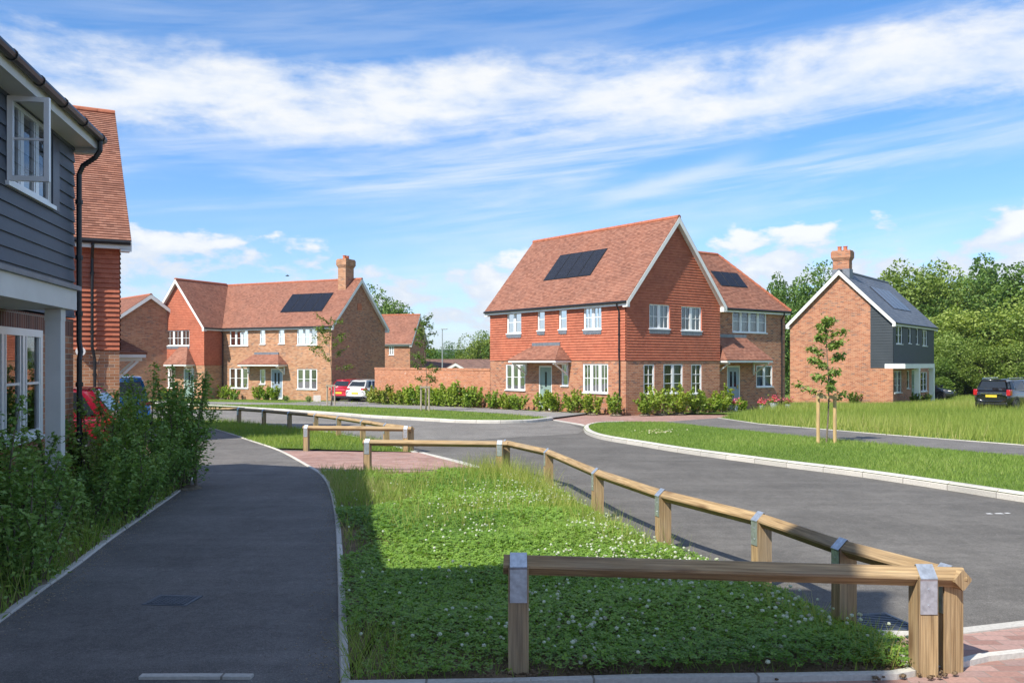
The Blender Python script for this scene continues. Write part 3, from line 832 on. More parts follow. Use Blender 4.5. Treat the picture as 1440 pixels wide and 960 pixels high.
porch_roof(H2, 'S', .6, 6.31, r[1], 2.36, 1.05, 1.15, inset=(.45, .95))
downpipe(H2, [(-.22, .35, 4.98), (-.22, .35, 4.85), (-.08, .35, 4.62), (-.08, .35, 2.6), (-.05, .35, 2.4), (-.05, .35, -.1)])
downpipe(H2, [(11.9, .38, 4.98), (11.9, .38, 4.85), (11.9, .54, 4.62), (11.9, .54, -.1)])
sl = rf['sl']
solar(H2, roof_rect(H2, [(763.7, 395), (829.9, 388.2), (855.4, 349.4), (788.9, 359.8)], (-.2, 0, rf['ze']), (-sl, 0, 1), (0, -1, 0)), 4)
sl = rw['sl']
solar(H2, roof_rect(H2, [(1012, 403.7), (1057.7, 404), (1028, 383), (1003, 383)], (0, .4, rw['ze']), (0, -sl, 1), (1, 0, 0)), 3)

# --- the long house with the projecting tile-hung gable, left of the middle
H1 = House('detached_house', 'long brick house with chimney and projecting tile hung gable, two cars parked at its end', 'house', -12.7, 62.5, (.433, .901))
for px, kw in (((417.5, 462, 446, 485), dict(cas=3, curtain='left')), ((391.8, 463, 400, 483.5), dict(cas=1, curtain='full')), ((365.3, 463, 373, 484), dict(cas=1)), ((323, 464.5, 348.8, 486), dict(cas=3, curtain='sides')),
               ((417.5, 518.7, 446, 547), dict(cas=3)), ((365.3, 519, 373, 540), dict(cas=1, curtain='full')), ((322.5, 517.5, 349, 545.5), dict(cas=3, curtain='full'))):
    H1.win('W', 0, px, **kw)
r = H1.rect('W', 0, (383, 520, 397.5, 560)); H1.opening('W', 0, (r[0], r[0] + 1.1, .15, 2.3), type='door', mat='bluegrey', lights=2)
WX, W0, W1 = -1.79, 10.1, 15.37
H1.win('W', WX, (233, 464.5, 266.7, 486), cas=3, vbars=1, apron=True, curtain='left')
H1.win('W', WX, (229, 517.5, 245, 545), cas=2, vbars=1)
r = H1.rect('W', WX, (259, 519, 273, 560)); H1.opening('W', WX, (r[0], r[0] + 1.05, .15, 2.3), type='door', mat='sage')
r1 = gabled(H1, 'y', 0, 6.7, 0, 15.4, 5.26, 8.92, oh=.22, v0=.25, v1=.2)
rw = gabled(H1, 'x', W0, W1, WX, 3.2, 5.26, 8.98, oh=.22, v0=.28, v1=0, skip=('b1',), f1=-.2)
wall(H1, 'brick_wall', M['brick_tan'], 'W', 0, [(0, W0, -.3, 5.26)])
wall(H1, 'brick_wall', M['brick'], 'S', 0, [(0, 6.7, -.3, 5.26)], [r1['gable']])
wall(H1, 'brick_wall', M['brick'], 'N', 15.4, [(0, 6.7, -.3, 5.26)], [r1['gable']])
wall(H1, 'brick_wall', M['brick'], 'E', 6.7, [(0, 15.4, -.3, 5.26)])
TB1 = 2.56
wall(H1, 'brick_wall', M['brick_tan'], 'W', WX, [(W0, W1, -.3, TB1 - .02)])
wall(H1, 'tile_hanging', M['hung'], 'W', WX, [(W0, W1, TB1, 5.26)], [rw['gable']], row=.125, lip=.032, v0=TB1)
wall(H1, 'brick_wall', M['brick_tan'], 'S', W0, [(WX, 0, -.3, TB1 - .02)])
wall(H1, 'tile_hanging', M['hung'], 'S', W0, [(WX, 0, TB1, 5.26)], row=.125, lip=.032, v0=TB1)
wall(H1, 'brick_wall', M['brick_tan'], 'N', W1, [(WX, 0, -.3, 5.26)])
finish_openings(H1)
r = H1.rect('W', 0, (346.5, 510, 404.5, 520)); porch_roof(H1, 'W', 0, r[0], r[1], 2.5, 1.0, .75)
r = H1.rect('W', WX, (242, 510, 275, 520)); porch_roof(H1, 'W', WX, r[0], r[1], 2.5, .9, 1.3, lead=False)
downpipe(H1, [(-.24, W0 - .12, 5.2), (-.24, W0 - .12, 5.1), (-.06, W0 - .12, 4.9), (-.06, W0 - .12, -.1)])
chimney(H1, 3.0, .95, 7.9, 10.35, 1.0, .68, 2, 'x', 'brick_tan')
sl = r1['sl']
solar(H1, roof_rect(H1, [(393.8, 439.5), (452, 438), (470, 412), (411.8, 414)], (-.22, 0, r1['ze']), (-sl, 0, 1), (0, -1, 0)), 4)
vb = MB(); vb.box(3.1, 3.6, -.03, -.002, 6.6, 7.1); vb.build('vent_panel', M['terracotta'], H1.root)

# --- the black boarded house on the right
H3 = House('detached_house', 'brick gabled house with black boarded front, grey roof and chimney beyond the meadow', 'house', 23.15, 54.0, (.608, .794))
for px, kw in (((1260, 458.5, 1269, 483.5), dict(cas=2, curtain='left')), ((1277, 461, 1281, 483), dict(cas=1)), ((1287.6, 462, 1291.5, 484), dict(cas=1)), ((1296.7, 464, 1303.8, 486.5), dict(cas=2)),
               ((1257.5, 521.5, 1268, 552), dict(cas=2, bars=2)), ((1275.3, 521, 1279, 546), dict(cas=1)), ((1295, 522.8, 1303.8, 550), dict(cas=2, bars=2))):
    H3.win('S', 0, px, **kw)
r = H3.rect('S', 0, (1282, 523, 1290, 566)); H3.opening('S', 0, (r[0], r[0] + 1.1, .1, 2.15), type='door', mat='sage')
CB = 2.28
r3 = gabled(H3, 'x', 0, 6.36, 0, 10.7, 5.0, 8.42, oh=.2, v0=.22, v1=.25, mat='slate', row=.22, lip=.008)
zt = lambda y: r3['ze'] + .2 * r3['sl'] - .1 + y * r3['sl']
am = 3.18
wall(H3, 'brick_wall', M['brick'], 'S', 0, [(0, 10.7, -.3, CB - .02)])
wall(H3, 'cladding', M['clad_black'], 'S', 0, [(0, 10.7, CB, 5.0)], row=.165, lip=.02, v0=CB)
wall(H3, 'brick_wall', M['brick'], 'W', 0, [(0, 1.32, -.3, CB - .02), (1.32, 6.36, -.3, 5.0)],
     [[(1.32, 5.0), (6.36, 5.0), (6.36, zt(0)), (am, zt(am)), (1.32, zt(1.32))]])
wall(H3, 'cladding', M['clad_black'], 'W', 0, [(0, 1.32, CB, 5.0)], [[(0, 5.0), (1.32, 5.0), (1.32, zt(1.32)), (0, zt(0))]], row=.165, lip=.02, v0=CB)
wall(H3, 'brick_wall', M['brick'], 'E', 10.7, [(0, 6.36, -.3, 5.0)], [r3['gable']])
wall(H3, 'brick_wall', M['brick'], 'N', 6.36, [(0, 10.7, -.3, 5.0)])
finish_openings(H3)
a, b = H3.hit(1273, 519, (0, -1.15, 0), (0, 1, 0)), H3.hit(1314.5, 519, (0, -1.15, 0), (0, 1, 0))
pb = MB(); pb.box(a.x, b.x, -1.15, -.01, 2.26, 2.52); po = pb.build('porch_canopy', M['white'], H3.root)
pb = MB(); pb.box(a.x + .02, b.x - .02, -1.13, -.02, 2.522, 2.56); pb.build('lead_flashing', M['lead'], po)
for px in (1290, 1310.5):
    q = H3.hit(px, 540, (0, -1.0, 0), (0, 1, 0))
    pb = MB(); pb.box(q.x - .14, q.x + .14, -1.14, -.86, -.1, 2.258); pb.box(q.x - .17, q.x + .17, -1.145, -.83, 2.1, 2.2); pb.build('porch_post', M['white'], po)
chimney(H3, .55, am, 7.7, 9.68, .62, 1.0, 2, 'y')
lf = MB(); lf.box(.2, .9, am - .54, am + .54, 7.9, 8.5); lf.build('lead_flashing', M['lead'], H3.root)
sl = r3['sl']
solar(H3, roof_rect(H3, [(1257, 435), (1277.6, 437), (1250, 408.5), (1225, 405)], (0, -.2, r3['ze']), (0, -sl, 1), (1, 0, 0)), 4)

# --- the small brick house behind the garden wall
H5 = House('detached_house', 'small brick house with plain red roof and one small window, behind the garden wall', 'house', -10.1, 88.0, (.25, .968))
H5.win('W', 0, (547, 486, 554, 499), cas=2)
r5 = gabled(H5, 'y', 0, 4.6, 0, 9, 4.95, 8.05, oh=.2, v0=.25, v1=.2)
wall(H5, 'brick_wall', M['brick'], 'W', 0, [(0, 9, -.3, 4.95)])
wall(H5, 'brick_wall', M['brick'], 'S', 0, [(0, 4.6, -.3, 4.95)], [r5['gable']])
wall(H5, 'brick_wall', M['brick'], 'E', 4.6, [(0, 9, -.3, 4.95)])
wall(H5, 'brick_wall', M['brick'], 'N', 9, [(0, 4.6, -.3, 4.95)], [r5['gable']])
finish_openings(H5)

# --- bungalow roofs seen over the wall
HB = House('bungalow', 'brown roofed bungalow with small white gable, its roof just above the garden wall', 'house', -6.0, 92.0, (.99, .1))
rb = gabled(HB, 'x', 0, 6, -4.0, 4.2, 2.35, 3.55, oh=.3, mat='roof_old', row=.3, lip=.02)
wall(HB, 'brick_wall', M['brick'], 'S', 0, [(-4, 4.2, -.3, 2.35)]); wall(HB, 'brick_wall', M['brick'], 'W', -4, [(0, 6, -.3, 2.35)], [rb['gable']]); wall(HB, 'brick_wall', M['brick'], 'E', 4.2, [(0, 6, -.3, 2.35)], [rb['gable']])
rg = gabled(HB, 'y', -1.1, 1.3, -1.2, 3, 2.35, 3.2, oh=.2, v0=.2, v1=0, mat='roof_old', row=.3, lip=.02, skip=('b1',), name='gable_roof', f1=-.1)
wall(HB, 'gable_wall', M['brick'], 'S', -1.2, [(-1.1, 1.3, -.3, 2.35)], [rg['gable']])

# --- far left: brick gable end behind the near houses
H0 = House('detached_house', 'plain brick gable end with low orange roof behind the blue car', 'house', -26.9, 66.0, (.74, .67))
r0 = gabled(H0, 'y', -4, 4, 0, 9, 4.7, 7.85, oh=.3, v0=.3, v1=.2)
wall(H0, 'brick_wall', M['brick'], 'S', 0, [(-4, 4, -.3, 4.7)], [r0['gable']])
wall(H0, 'brick_wall', M['brick'], 'W', -4, [(0, 9, -.3, 4.7)]); wall(H0, 'brick_wall', M['brick'], 'E', 4, [(0, 9, -.3, 4.7)]); wall(H0, 'brick_wall', M['brick'], 'N', 9, [(-4, 4, -.3, 4.7)], [r0['gable']])

# --- near left: tile hung house with the steep orange roof
L2 = House('detached_house', 'near tile hung house with steep orange roof, rising behind the dark boarded house', 'house', -9.715, 22.0, (.875, .485))
TBL = 2.38
r2 = gabled(L2, 'x', 0, 8, -8, 0, 5.0, 9.25, oh=.28, v0=.2, v1=.24, row=.1, lip=.02)
wall(L2, 'brick_wall', M['brick_tan'], 'S', 0, [(-8, 0, -.3, TBL - .02)])
wall(L2, 'tile_hanging', M['hung'], 'S', 0, [(-8, 0, TBL, 5.0)], row=.118, lip=.036, v0=TBL)
wall(L2, 'brick_wall', M['brick_tan'], 'E', 0, [(0, 8, -.3, TBL - .02)])
wall(L2, 'tile_hanging', M['hung'], 'E', 0, [(0, 8, TBL, 5.0)], [r2['gable']], row=.118, lip=.036, v0=TBL)
wall(L2, 'brick_wall', M['brick'], 'W', -8, [(0, 8, -.3, 5.0)], [r2['gable']])
wall(L2, 'brick_wall', M['brick'], 'N', 8, [(-8, 0, -.3, 5.0)])
downpipe(L2, [(-.62, -.3, 4.98), (-.62, -.3, 4.9), (-.62, -.1, 4.6), (-.62, -.1, 2.45), (-.56, -.06, 2.15), (-.56, -.06, -.1)])
porch_roof(L2, 'E', 0, .9, 2.6, 2.2, .75, .45, lead=False)
al = L2.hit(113, 494, (0, 0, 0), (0, 1, 0))
ab = MB()
for k in range(10):
    pass
ab.prism([(math.cos(k * .524) * .11, math.sin(k * .524) * .11) for k in range(12)], (al.x, -.11, al.z), (al.x, -.002, al.z), (1, 0, 0), (0, 0, 1), True, True)
ao = ab.build('alarm_sounder', M['white'], L2.root)
ab = MB(); ab.prism([(math.cos(k * .785) * .045, math.sin(k * .785) * .045) for k in range(8)], (al.x + .01, -.114, al.z), (al.x + .01, -.108, al.z), (1, 0, 0), (0, 0, 1)); ab.build('sounder_grille', M['black'], ao)

# --- near left: dark boarded house with the white porch
L1 = House('detached_house', 'dark grey boarded house with white porch and open upstairs window beside the path', 'house', -6.07, 12.3, (-.19, .98))
XN = -8.2
uw = (-2.57, -.98, 3.9, 4.86)
gw = (-3.35, -1.38, 1.02, 2.30)
L1.opening('S', 0, uw, cas=3, bars=0, curtain='full', cover=.35, off=-.03)
L1.opening('S', 0, gw, cas=3, bars=1, off=-.055, fw=.085)
L1.opening('S', 0, (-5.9, -4.9, .1, 2.2), type='door', mat='sage')
rl = gabled(L1, 'x', 0, 8, XN, 0, 5.02, 7.8, oh=.31, v0=.2, v1=.14, mat='slate', row=.22, lip=.008, trim='offwhite')
CL = 2.52
wall(L1, 'brick_wall', M['brick'], 'S', 0, [(XN, 0, -.3, CL - .25)])
wall(L1, 'soldier_course', M['brick_dark'], 'S', -.002, [(XN, 0, CL - .249, CL - .02)])
wall(L1, 'cladding', M['clad'], 'S', 0, [(XN, 0, CL, 5.02)], row=.165, lip=.022, v0=CL)
wall(L1, 'brick_wall', M['brick'], 'E', 0, [(0, 8, -.3, CL - .02)])
wall(L1, 'cladding', M['clad'], 'E', 0, [(0, 8, CL, 5.02)], [rl['gable']], row=.165, lip=.022, v0=CL)
wall(L1, 'brick_wall', M['brick'], 'W', XN, [(0, 8, -.3, 5.02)], [rl['gable']])
wall(L1, 'brick_wall', M['brick'], 'N', 8, [(XN, 0, -.3, 5.02)])
finish_openings(L1)
# the opened casement, hinged on its near side
hx = -2.5; z0, z1 = 3.92, 4.855; wd = .44
ob = MB(); t = .03
ob.box(hx - t, hx + t, -wd, -wd + .055, z0, z1); ob.box(hx - t, hx + t, -.065, -.01, z0, z1)
ob.box(hx - t, hx + t, -wd + .056, -.066, z0, z0 + .055); ob.box(hx - t, hx + t, -wd + .056, -.066, z1 - .055, z1)
ob.box(hx - .012, hx + .012, -wd + .056, -.066, (z0 + z1) / 2 - .012, (z0 + z1) / 2 + .012)
oc = ob.build('open_casement', M['upvc'], L1.root)
ob = MB(); ob.face([(hx + .002, -wd + .05, z0 + .05), (hx + .002, -.06, z0 + .05), (hx + .002, -.06, z1 - .05), (hx + .002, -wd + .05, z1 - .05)]); ob.build('pane', M['sash_glass'], oc)
ob = MB(); ob.box(hx + .03, hx + .05, -wd + .02, -wd + .12, z0 + .3, z0 + .33); ob.build('handle', M['white'], oc)
ob = MB(); ob.box(-.985, -.72, -.03, -.024, 3.86, 4.8); ob.build('window_trim', M['black'], L1.root)
# porch
pb = MB(); pb.box(-7.2, -2.5, -.72, -.03, 2.49, 2.71); po = pb.build('porch_canopy', M['offwhite'], L1.root)
pb = MB(); pb.box(-7.22, -2.46, -.76, -.03, 2.712, 2.76); pb.build('lead_flashing', M['lead'], po)
for x in (-2.80, -6.95):
    pb = MB(); pb.box(x - .078, x + .078, -.66, -.504, -.2, 2.488); pb.box(x - .082, x + .082, -.664, -.5, 2.36, 2.48); pb.box(x - .082, x + .082, -.664, -.5, .0, .18); pb.build('porch_post', M['offwhite'], po)
for k in range(9):
    gb = MB(); gb.tube([(-.05 - k * .85, -.36, 5.02), (-.025 - k * .85, -.36, 5.02)], .066, 12)
    gb.build('gutter_bracket', M['black'], L1.root)
downpipe(L1, [(-.06, -.36, 4.97), (-.06, -.36, 4.84), (-.06, -.30, 4.74), (-.06, -.14, 4.62), (-.06, -.09, 4.5), (-.06, -.09, 2.2), (-.1, -.12, 2.05), (-.16, -.12, 1.95), (-.16, -.12, -.1)])

# --- the house that stands behind the viewpoint and shades the near path
L0 = House('detached_house', 'brick house with gable towards the path, beside the dark boarded house', 'house', -3.5, -.2, (.0, -1.0))
wall_w = 3.4
rz = gabled(L0, 'y', -3.4, 3.4, -6.4, 0, 5.75, 10.1, oh=.2, v0=.2, v1=.2)
# local x runs back past the viewpoint, local y points to the path
wall(L0, 'brick_wall', M['brick'], 'N', 0, [(-3.4, 3.4, -.3, 5.75)], [rz['gable']])
wall(L0, 'brick_wall', M['brick'], 'S', -6.4, [(-3.4, 3.4, -.3, 5.75)], [rz['gable']])
wall(L0, 'brick_wall', M['brick'], 'W', -3.4, [(-6.4, 0, -.3, 5.75)]); wall(L0, 'brick_wall', M['brick'], 'E', 3.4, [(-6.4, 0, -.3, 5.75)])

# --- garden wall between the two houses
GW = House('garden_wall', 'long red brick garden wall with white salt stains, between the corner house and the parked cars', 'wall', -1.15, 47.2, (.798, .603))
GL, GT = 12.8, 2.18
mb = MB()
mb.face([(0, GL, -.4), (0, .02, -.4), (0, .02, GT - .12), (0, GL, GT - .12)], [(GL, 0), (0, 0), (0, GT + .28), (GL, GT + .28)])
mb.face([(.22, .02, -.4), (.22, GL, -.4), (.22, GL, GT - .12), (.22, .02, GT - .12)], [(0, 0), (GL, 0), (GL, GT + .28), (0, GT + .28)])
mb.face([(.22, GL, -.4), (0, GL, -.4), (0, GL, GT - .12), (.22, GL, GT - .12)], [(0, 0), (.22, 0), (.22, GT + .28), (0, GT + .28)])
mb.build('brick_wall', M['brick_wall'], GW.root)
mb = MB(); mb.box(-.025, .245, .02, GL + .02, GT - .119, GT); mb.build('coping', M['brick_cope'] if 'brick_cope' in M else M['brick_wall'], GW.root)
# ================================================================== the ground
def g2(*pp): return [G(x, y) for x, y in pp]
def xy(l): return [(p[0], p[1]) for p in l]
path_left = [Vector((-2.1, -6, 0)), Vector((-2.5, -1, 0)), Vector((-2.95, 3.4, 0))] + g2((0, 882), (55, 840), (110, 800), (157, 763), (210, 725), (258, 690), (273, 673), (274, 660), (266, 647), (256, 636), (235, 625), (190, 617), (120, 613), (40, 612))
path_right = [Vector((.75, -6, 0)), Vector((.2, -1, 0)), Vector((-.55, 3, 0))] + g2((478, 960), (476, 893), (474, 793), (470, 727), (462, 690), (450, 670), (430, 657), (390, 635), (347, 620), (315, 609), (285, 603), (200, 599.5), (100, 598))
PL, PR = smooth(path_left, 5), smooth(path_right, 5)
far_kerb = smooth([Vector((-55, 83, 0)), Vector((-30, 62, 0))] + g2((290, 572), (360, 576), (465, 583), (520, 587.5), (600, 592), (645, 594.5), (700, 595.3), (749, 594), (778, 590.5)), 5)
v1_road = smooth(g2((690, 665), (735, 676), (771, 691), (805, 710), (850, 737), (932, 780), (1000, 806), (1083, 838), (1142, 864), (1201, 889), (1245, 906), (1290, 932), (1310, 952)), 4)
v2_road = smooth(g2((588, 637.5), (550, 626), (510, 616), (470, 609.5), (430, 604.5), (390, 600.5), (336, 594.5), (270, 592), (150, 590.5)), 4)
isl_road = smooth(g2((1900, 776), (1700, 745), (1440, 706), (1320, 687), (1200, 669), (1090, 655), (960, 637), (900, 627), (850, 618.5), (828, 612), (821, 606), (824, 601), (842, 597.5), (875, 596.3)), 5)
fp_low = g2((930, 597), (1010, 605.5), (1178, 624), (1289, 634), (1440, 648), (1700, 672), (1900, 690))
fp_up = g2((1009, 591), (1067, 600), (1244, 616), (1440, 632), (1700, 653), (1900, 669))

gp = MB()
xs = [-6000, -900, -250, -90, 0, 90, 250, 900, 6000]; ys = [-400, -60, 0, 40, 80, 140, 400, 1200, 3000, 9000]
for i in range(len(xs) - 1):
    for j in range(len(ys) - 1):
        q = [(xs[i], ys[j]), (xs[i + 1], ys[j]), (xs[i + 1], ys[j + 1]), (xs[i], ys[j + 1])]
        gp.face([(x, y, gz(y) - .06 - (.35 if y > 140 else 0)) for x, y in q], q)
tag(gp.build('ground', M['field'], None), 'open green ground running to the horizon', 'ground', None, 'structure')
sheet('road', [(-60, -30), (70, -30), (70, 62), (-60, 95)], 0, M['road'], 'grey tarmac estate road curving left past the junction', 'road')
sheet('footpath', xy(PL) + xy(PR)[::-1], .032, M['path'], 'dark tarmac footpath curving away beside the shrubs', 'path')
kerb('edging', PL, .06, -.05, .05, M['kerb'], 'concrete edging between footpath and shrub bed', 1, .008)
kerb('edging', PR, .055, -.05, .048, M['kerb'], 'concrete edging between footpath and clover verge', -1, .008)
sheet('shrub_bed', [(p[0], p[1]) for p in PL if p.y < 17.5] + [(-30, 17.5), (-30, -6)], .036, M['soil'], 'brown soil bed under the shrubs by the dark boarded house', 'soil')
sheet('driveway', [(p[0], p[1]) for p in PL if p.y > 16.6] + [(-34, 33), (-34, 16.6)], .026, M['block'], 'block paved parking strip beside the tile hung house', 'driveway')
gr = MB(); q = g2((143, 772), (160, 763), (170, 746), (150, 744))
gr.face([p + Vector((-.05, 0, .042)) for p in q], xy(q)); tag(gr.build('gravel', M['gravel'], None), 'pale gravel patch at the edge of the shrub bed', 'gravel', None, 'structure')

prv1 = [p for p in PR if 4.6 < p.y < 15.75]
verge1 = xy(prv1) + [tuple(G(690, 665)[:2])] + xy(v1_road)
verge1 = verge1 + [(-.95, 4.86)]
sheet('verge', verge1, .036, M['soil'], 'earth under the near clover verge', 'verge')
prv2 = [p for p in PR if p.y > 20.4]
verge2 = xy(prv2) + [(-17, 34.5)] + xy(v2_road)[::-1]
sheet('verge', verge2, .036, M['lawn'], 'grass verge between the far footpath bend and the road', 'verge')
dr = xy([p for p in PR if 15.6 < p.y < 20.5]) + [tuple(G(588, 637.2)[:2]), tuple(G(690, 665)[:2])]
sheet('crossing', dr, .024, M['block'], 'pink block paved crossing between the two verges', 'driveway')
kerb('kerb', v1_road, .125, -.08, .04, M['kerb'], 'flush concrete kerb along the near verge', -1, .01)
kerb('kerb', v2_road, .125, -.08, .04, M['kerb'], 'flush concrete kerb along the far verge', 1, .01)
kerb('kerb', [G(588, 637.4), G(640, 650), G(690, 665)], .125, -.08, .026, M['kerb'], 'flush concrete kerb across the pink crossing', 1, .01)
# pink paving at the near right corner
pk = [tuple(G(1201, 890)[:2])] + xy(g2((1274, 892), (1344, 888), (1440, 877), (1700, 850))) + [(9, 3.5), (9, -6), (.85, -6), (.25, -1), (-.5, 3), (-.92, 4.97)] + [tuple(G(1310, 953)[:2]), tuple(G(1290, 933)[:2])]
sheet('crossing', pk, .018, M['block'], 'pink block paved crossing beside the near fence corner', 'driveway')
kerb('kerb', g2((1201, 890), (1274, 892), (1344, 888), (1440, 877), (1700, 850)), .11, -.08, .03, M['kerb'], 'pale kerb between road and near pink paving', -1, .01)
kerb('edging', g2((482, 968), (700, 965), (905, 959), (1100, 957), (1250, 954), (1342, 937), (1376, 929), (1440, 922), (1600, 905)), .07, -.05, .052, M['kerb'], 'concrete edging along the near end of the clover verge', -1, .01)
kerb('edging', g2((201, 958), (280, 957.6), (357, 958)), .06, -.05, .05, M['kerb'], 'short concrete edging across the near footpath', -1, .008)
old = xy(g2((572, 629), (697, 616.5), (812, 610), (822, 604.5), (800, 596), (778, 590.8))) + xy([p for p in far_kerb if p.x > -30])[::-1][1:] + [(-17, 36)] + xy(v2_road)[::-1][1:-4]
sheet('road', old, .005, M['road_old'], 'older paler tarmac of the road bending left beyond the seam', 'road')
# island on the right
isl = xy(isl_road)[::-1]
isl_poly = xy([p for p in isl_road]) + xy(fp_low)
sheet('verge', isl_poly, .095, M['lawn'], 'mown grass strip behind the pale kerb on the right', 'verge')
kerb('kerb', isl_road, .16, -.08, .12, M['kerb'], 'raised pale concrete kerb around the right hand verge', -1, .045)
sheet('footpath', xy(fp_up) + xy(fp_low)[::-1] , .10, M['path'], 'grey footpath between the mown strip and the long meadow grass', 'path')
kerb('edging', [p for p in fp_up], .05, -.05, .115, M['kerb'], 'thin edging between footpath and meadow', 1, .006)
# junction table
sheet('junction_table', xy(g2((690, 577), (830, 583.5), (1035, 584.5), (1012, 591), (930, 597), (875, 596.6), (842, 597.8), (826, 600), (815, 597), (778, 591))), .03, M['block'], 'pink block paved table at the side street', 'road')
kerb('edging', g2((778, 591.2), (797, 594.5), (815, 597.6), (824, 600.5)), .1, -.05, .036, M['kerb'], 'flush edging across the side street', 1, .01)
# far side
fup = g2((150, 563.5), (270, 566.5), (360, 568), (470, 569.5), (520, 570.5), (600, 573), (700, 576.5), (760, 581.5), (830, 583.5))
flo = g2((150, 568), (270, 570.5), (330, 571), (400, 571.3), (520, 574.6), (645, 580.5), (700, 584), (749, 588.3), (778, 590.6))
sheet('pavement', xy(fup) + xy(flo)[::-1], .10, M['pave'], 'pale grey far pavement in front of the houses', 'pavement')
sheet('verge', xy(flo) + xy([p for p in far_kerb if p.x > -30])[::-1], .094, M['lawn'], 'far grass strip between pavement and kerb', 'verge')
kerb('kerb', far_kerb, .14, -.08, .12, M['kerb'], 'long pale kerb on the far side of the road', 1, .03)
sheet('front_gardens', [(-60, 84)] + xy(fup) + xy(g2((1035, 584), (1009, 591))) + xy(fp_up)[1:] + [(80, 16), (80, 130), (-90, 130)], .085, M['lawn'], 'grass around the far houses and the meadow', 'ground')
sheet('parking_bay', [(-14.5, 57.3), (-8.4, 53.5), (-4.5, 61), (-10.0, 65.5)], .092, M['pave'], 'tarmac parking bay beside the long brick house', 'driveway')
sheet('front_path', xy(g2((765, 582), (790, 583), (775, 577), (762, 577))), .103, M['gravel'], 'pale front path to the sage green door', 'path')

# distant wooded hill
hb = MB(); nx = 60; prev = None
for i in range(nx + 1):
    x = -2600 + 5200 * i / nx; h = 34 + 9 * math.sin(i * .55) + 5 * math.sin(i * 1.7 + 1)
    cur = [(x, 1650, -10), (x, 1800, h * .75), (x, 2000, h), (x, 2500, -10)]
    if prev:
        for k in range(3): hb.face([prev[k], cur[k], cur[k + 1], prev[k + 1]], None, True)
    prev = cur
tag(hb.build('hills', M['hill'], None), 'low blue wooded hill on the horizon', 'hill', None, 'structure')

# ironwork
dg = MB()
c = [G(1190, 869), G(1246, 866), G(1277, 885), G(1206, 889)]
o = sum(c, Vector()) / 4; ux = (c[1] - c[0]).normalized(); uy = Vector((-ux.y, ux.x, 0))
root = tag(empty('drain_grate', (o.x, o.y, gz(o.y)), math.atan2(ux.y, ux.x)), 'square cast iron drain grate in the road behind the near fence', 'drain grate')
w, h = .22, .2
for a in ((-w, w, -h, -h + .03), (-w, w, h - .03, h), (-w, -w + .03, -h + .03, h - .03), (w - .03, w, -h + .03, h - .03)): dg.box(a[0], a[1], a[2], a[3], .001, .016)
dg.build('frame', M['iron'], root)
dg = MB()
for k in range(9):
    y = -h + .045 + k * .038; dg.box(-w + .03, w - .03, y, y + .02, .001, .014)
dg.build('bars', M['iron'], root)
dg = MB(); dg.box(-w + .02, w - .02, -h + .02, h - .02, -.002, .005); dg.build('pit', M['black'], root)
c = G(243, 850)
root = tag(empty('manhole_cover', (c.x, c.y, gz(c.y) + .032), -.1), 'rectangular iron access cover set in the footpath', 'manhole cover')
mc = MB(); mc.box(-.17, .17, -.14, .14, .0, .006); mc.build('frame', M['iron'], root)
mc = MB()
for i in range(9):
    for j in range(7):
        mc.box(-.145 + i * .0325, -.12 + i * .0325, -.115 + j * .033, -.09 + j * .033, .006, .010)
mc.build('tread', M['iron'], root)

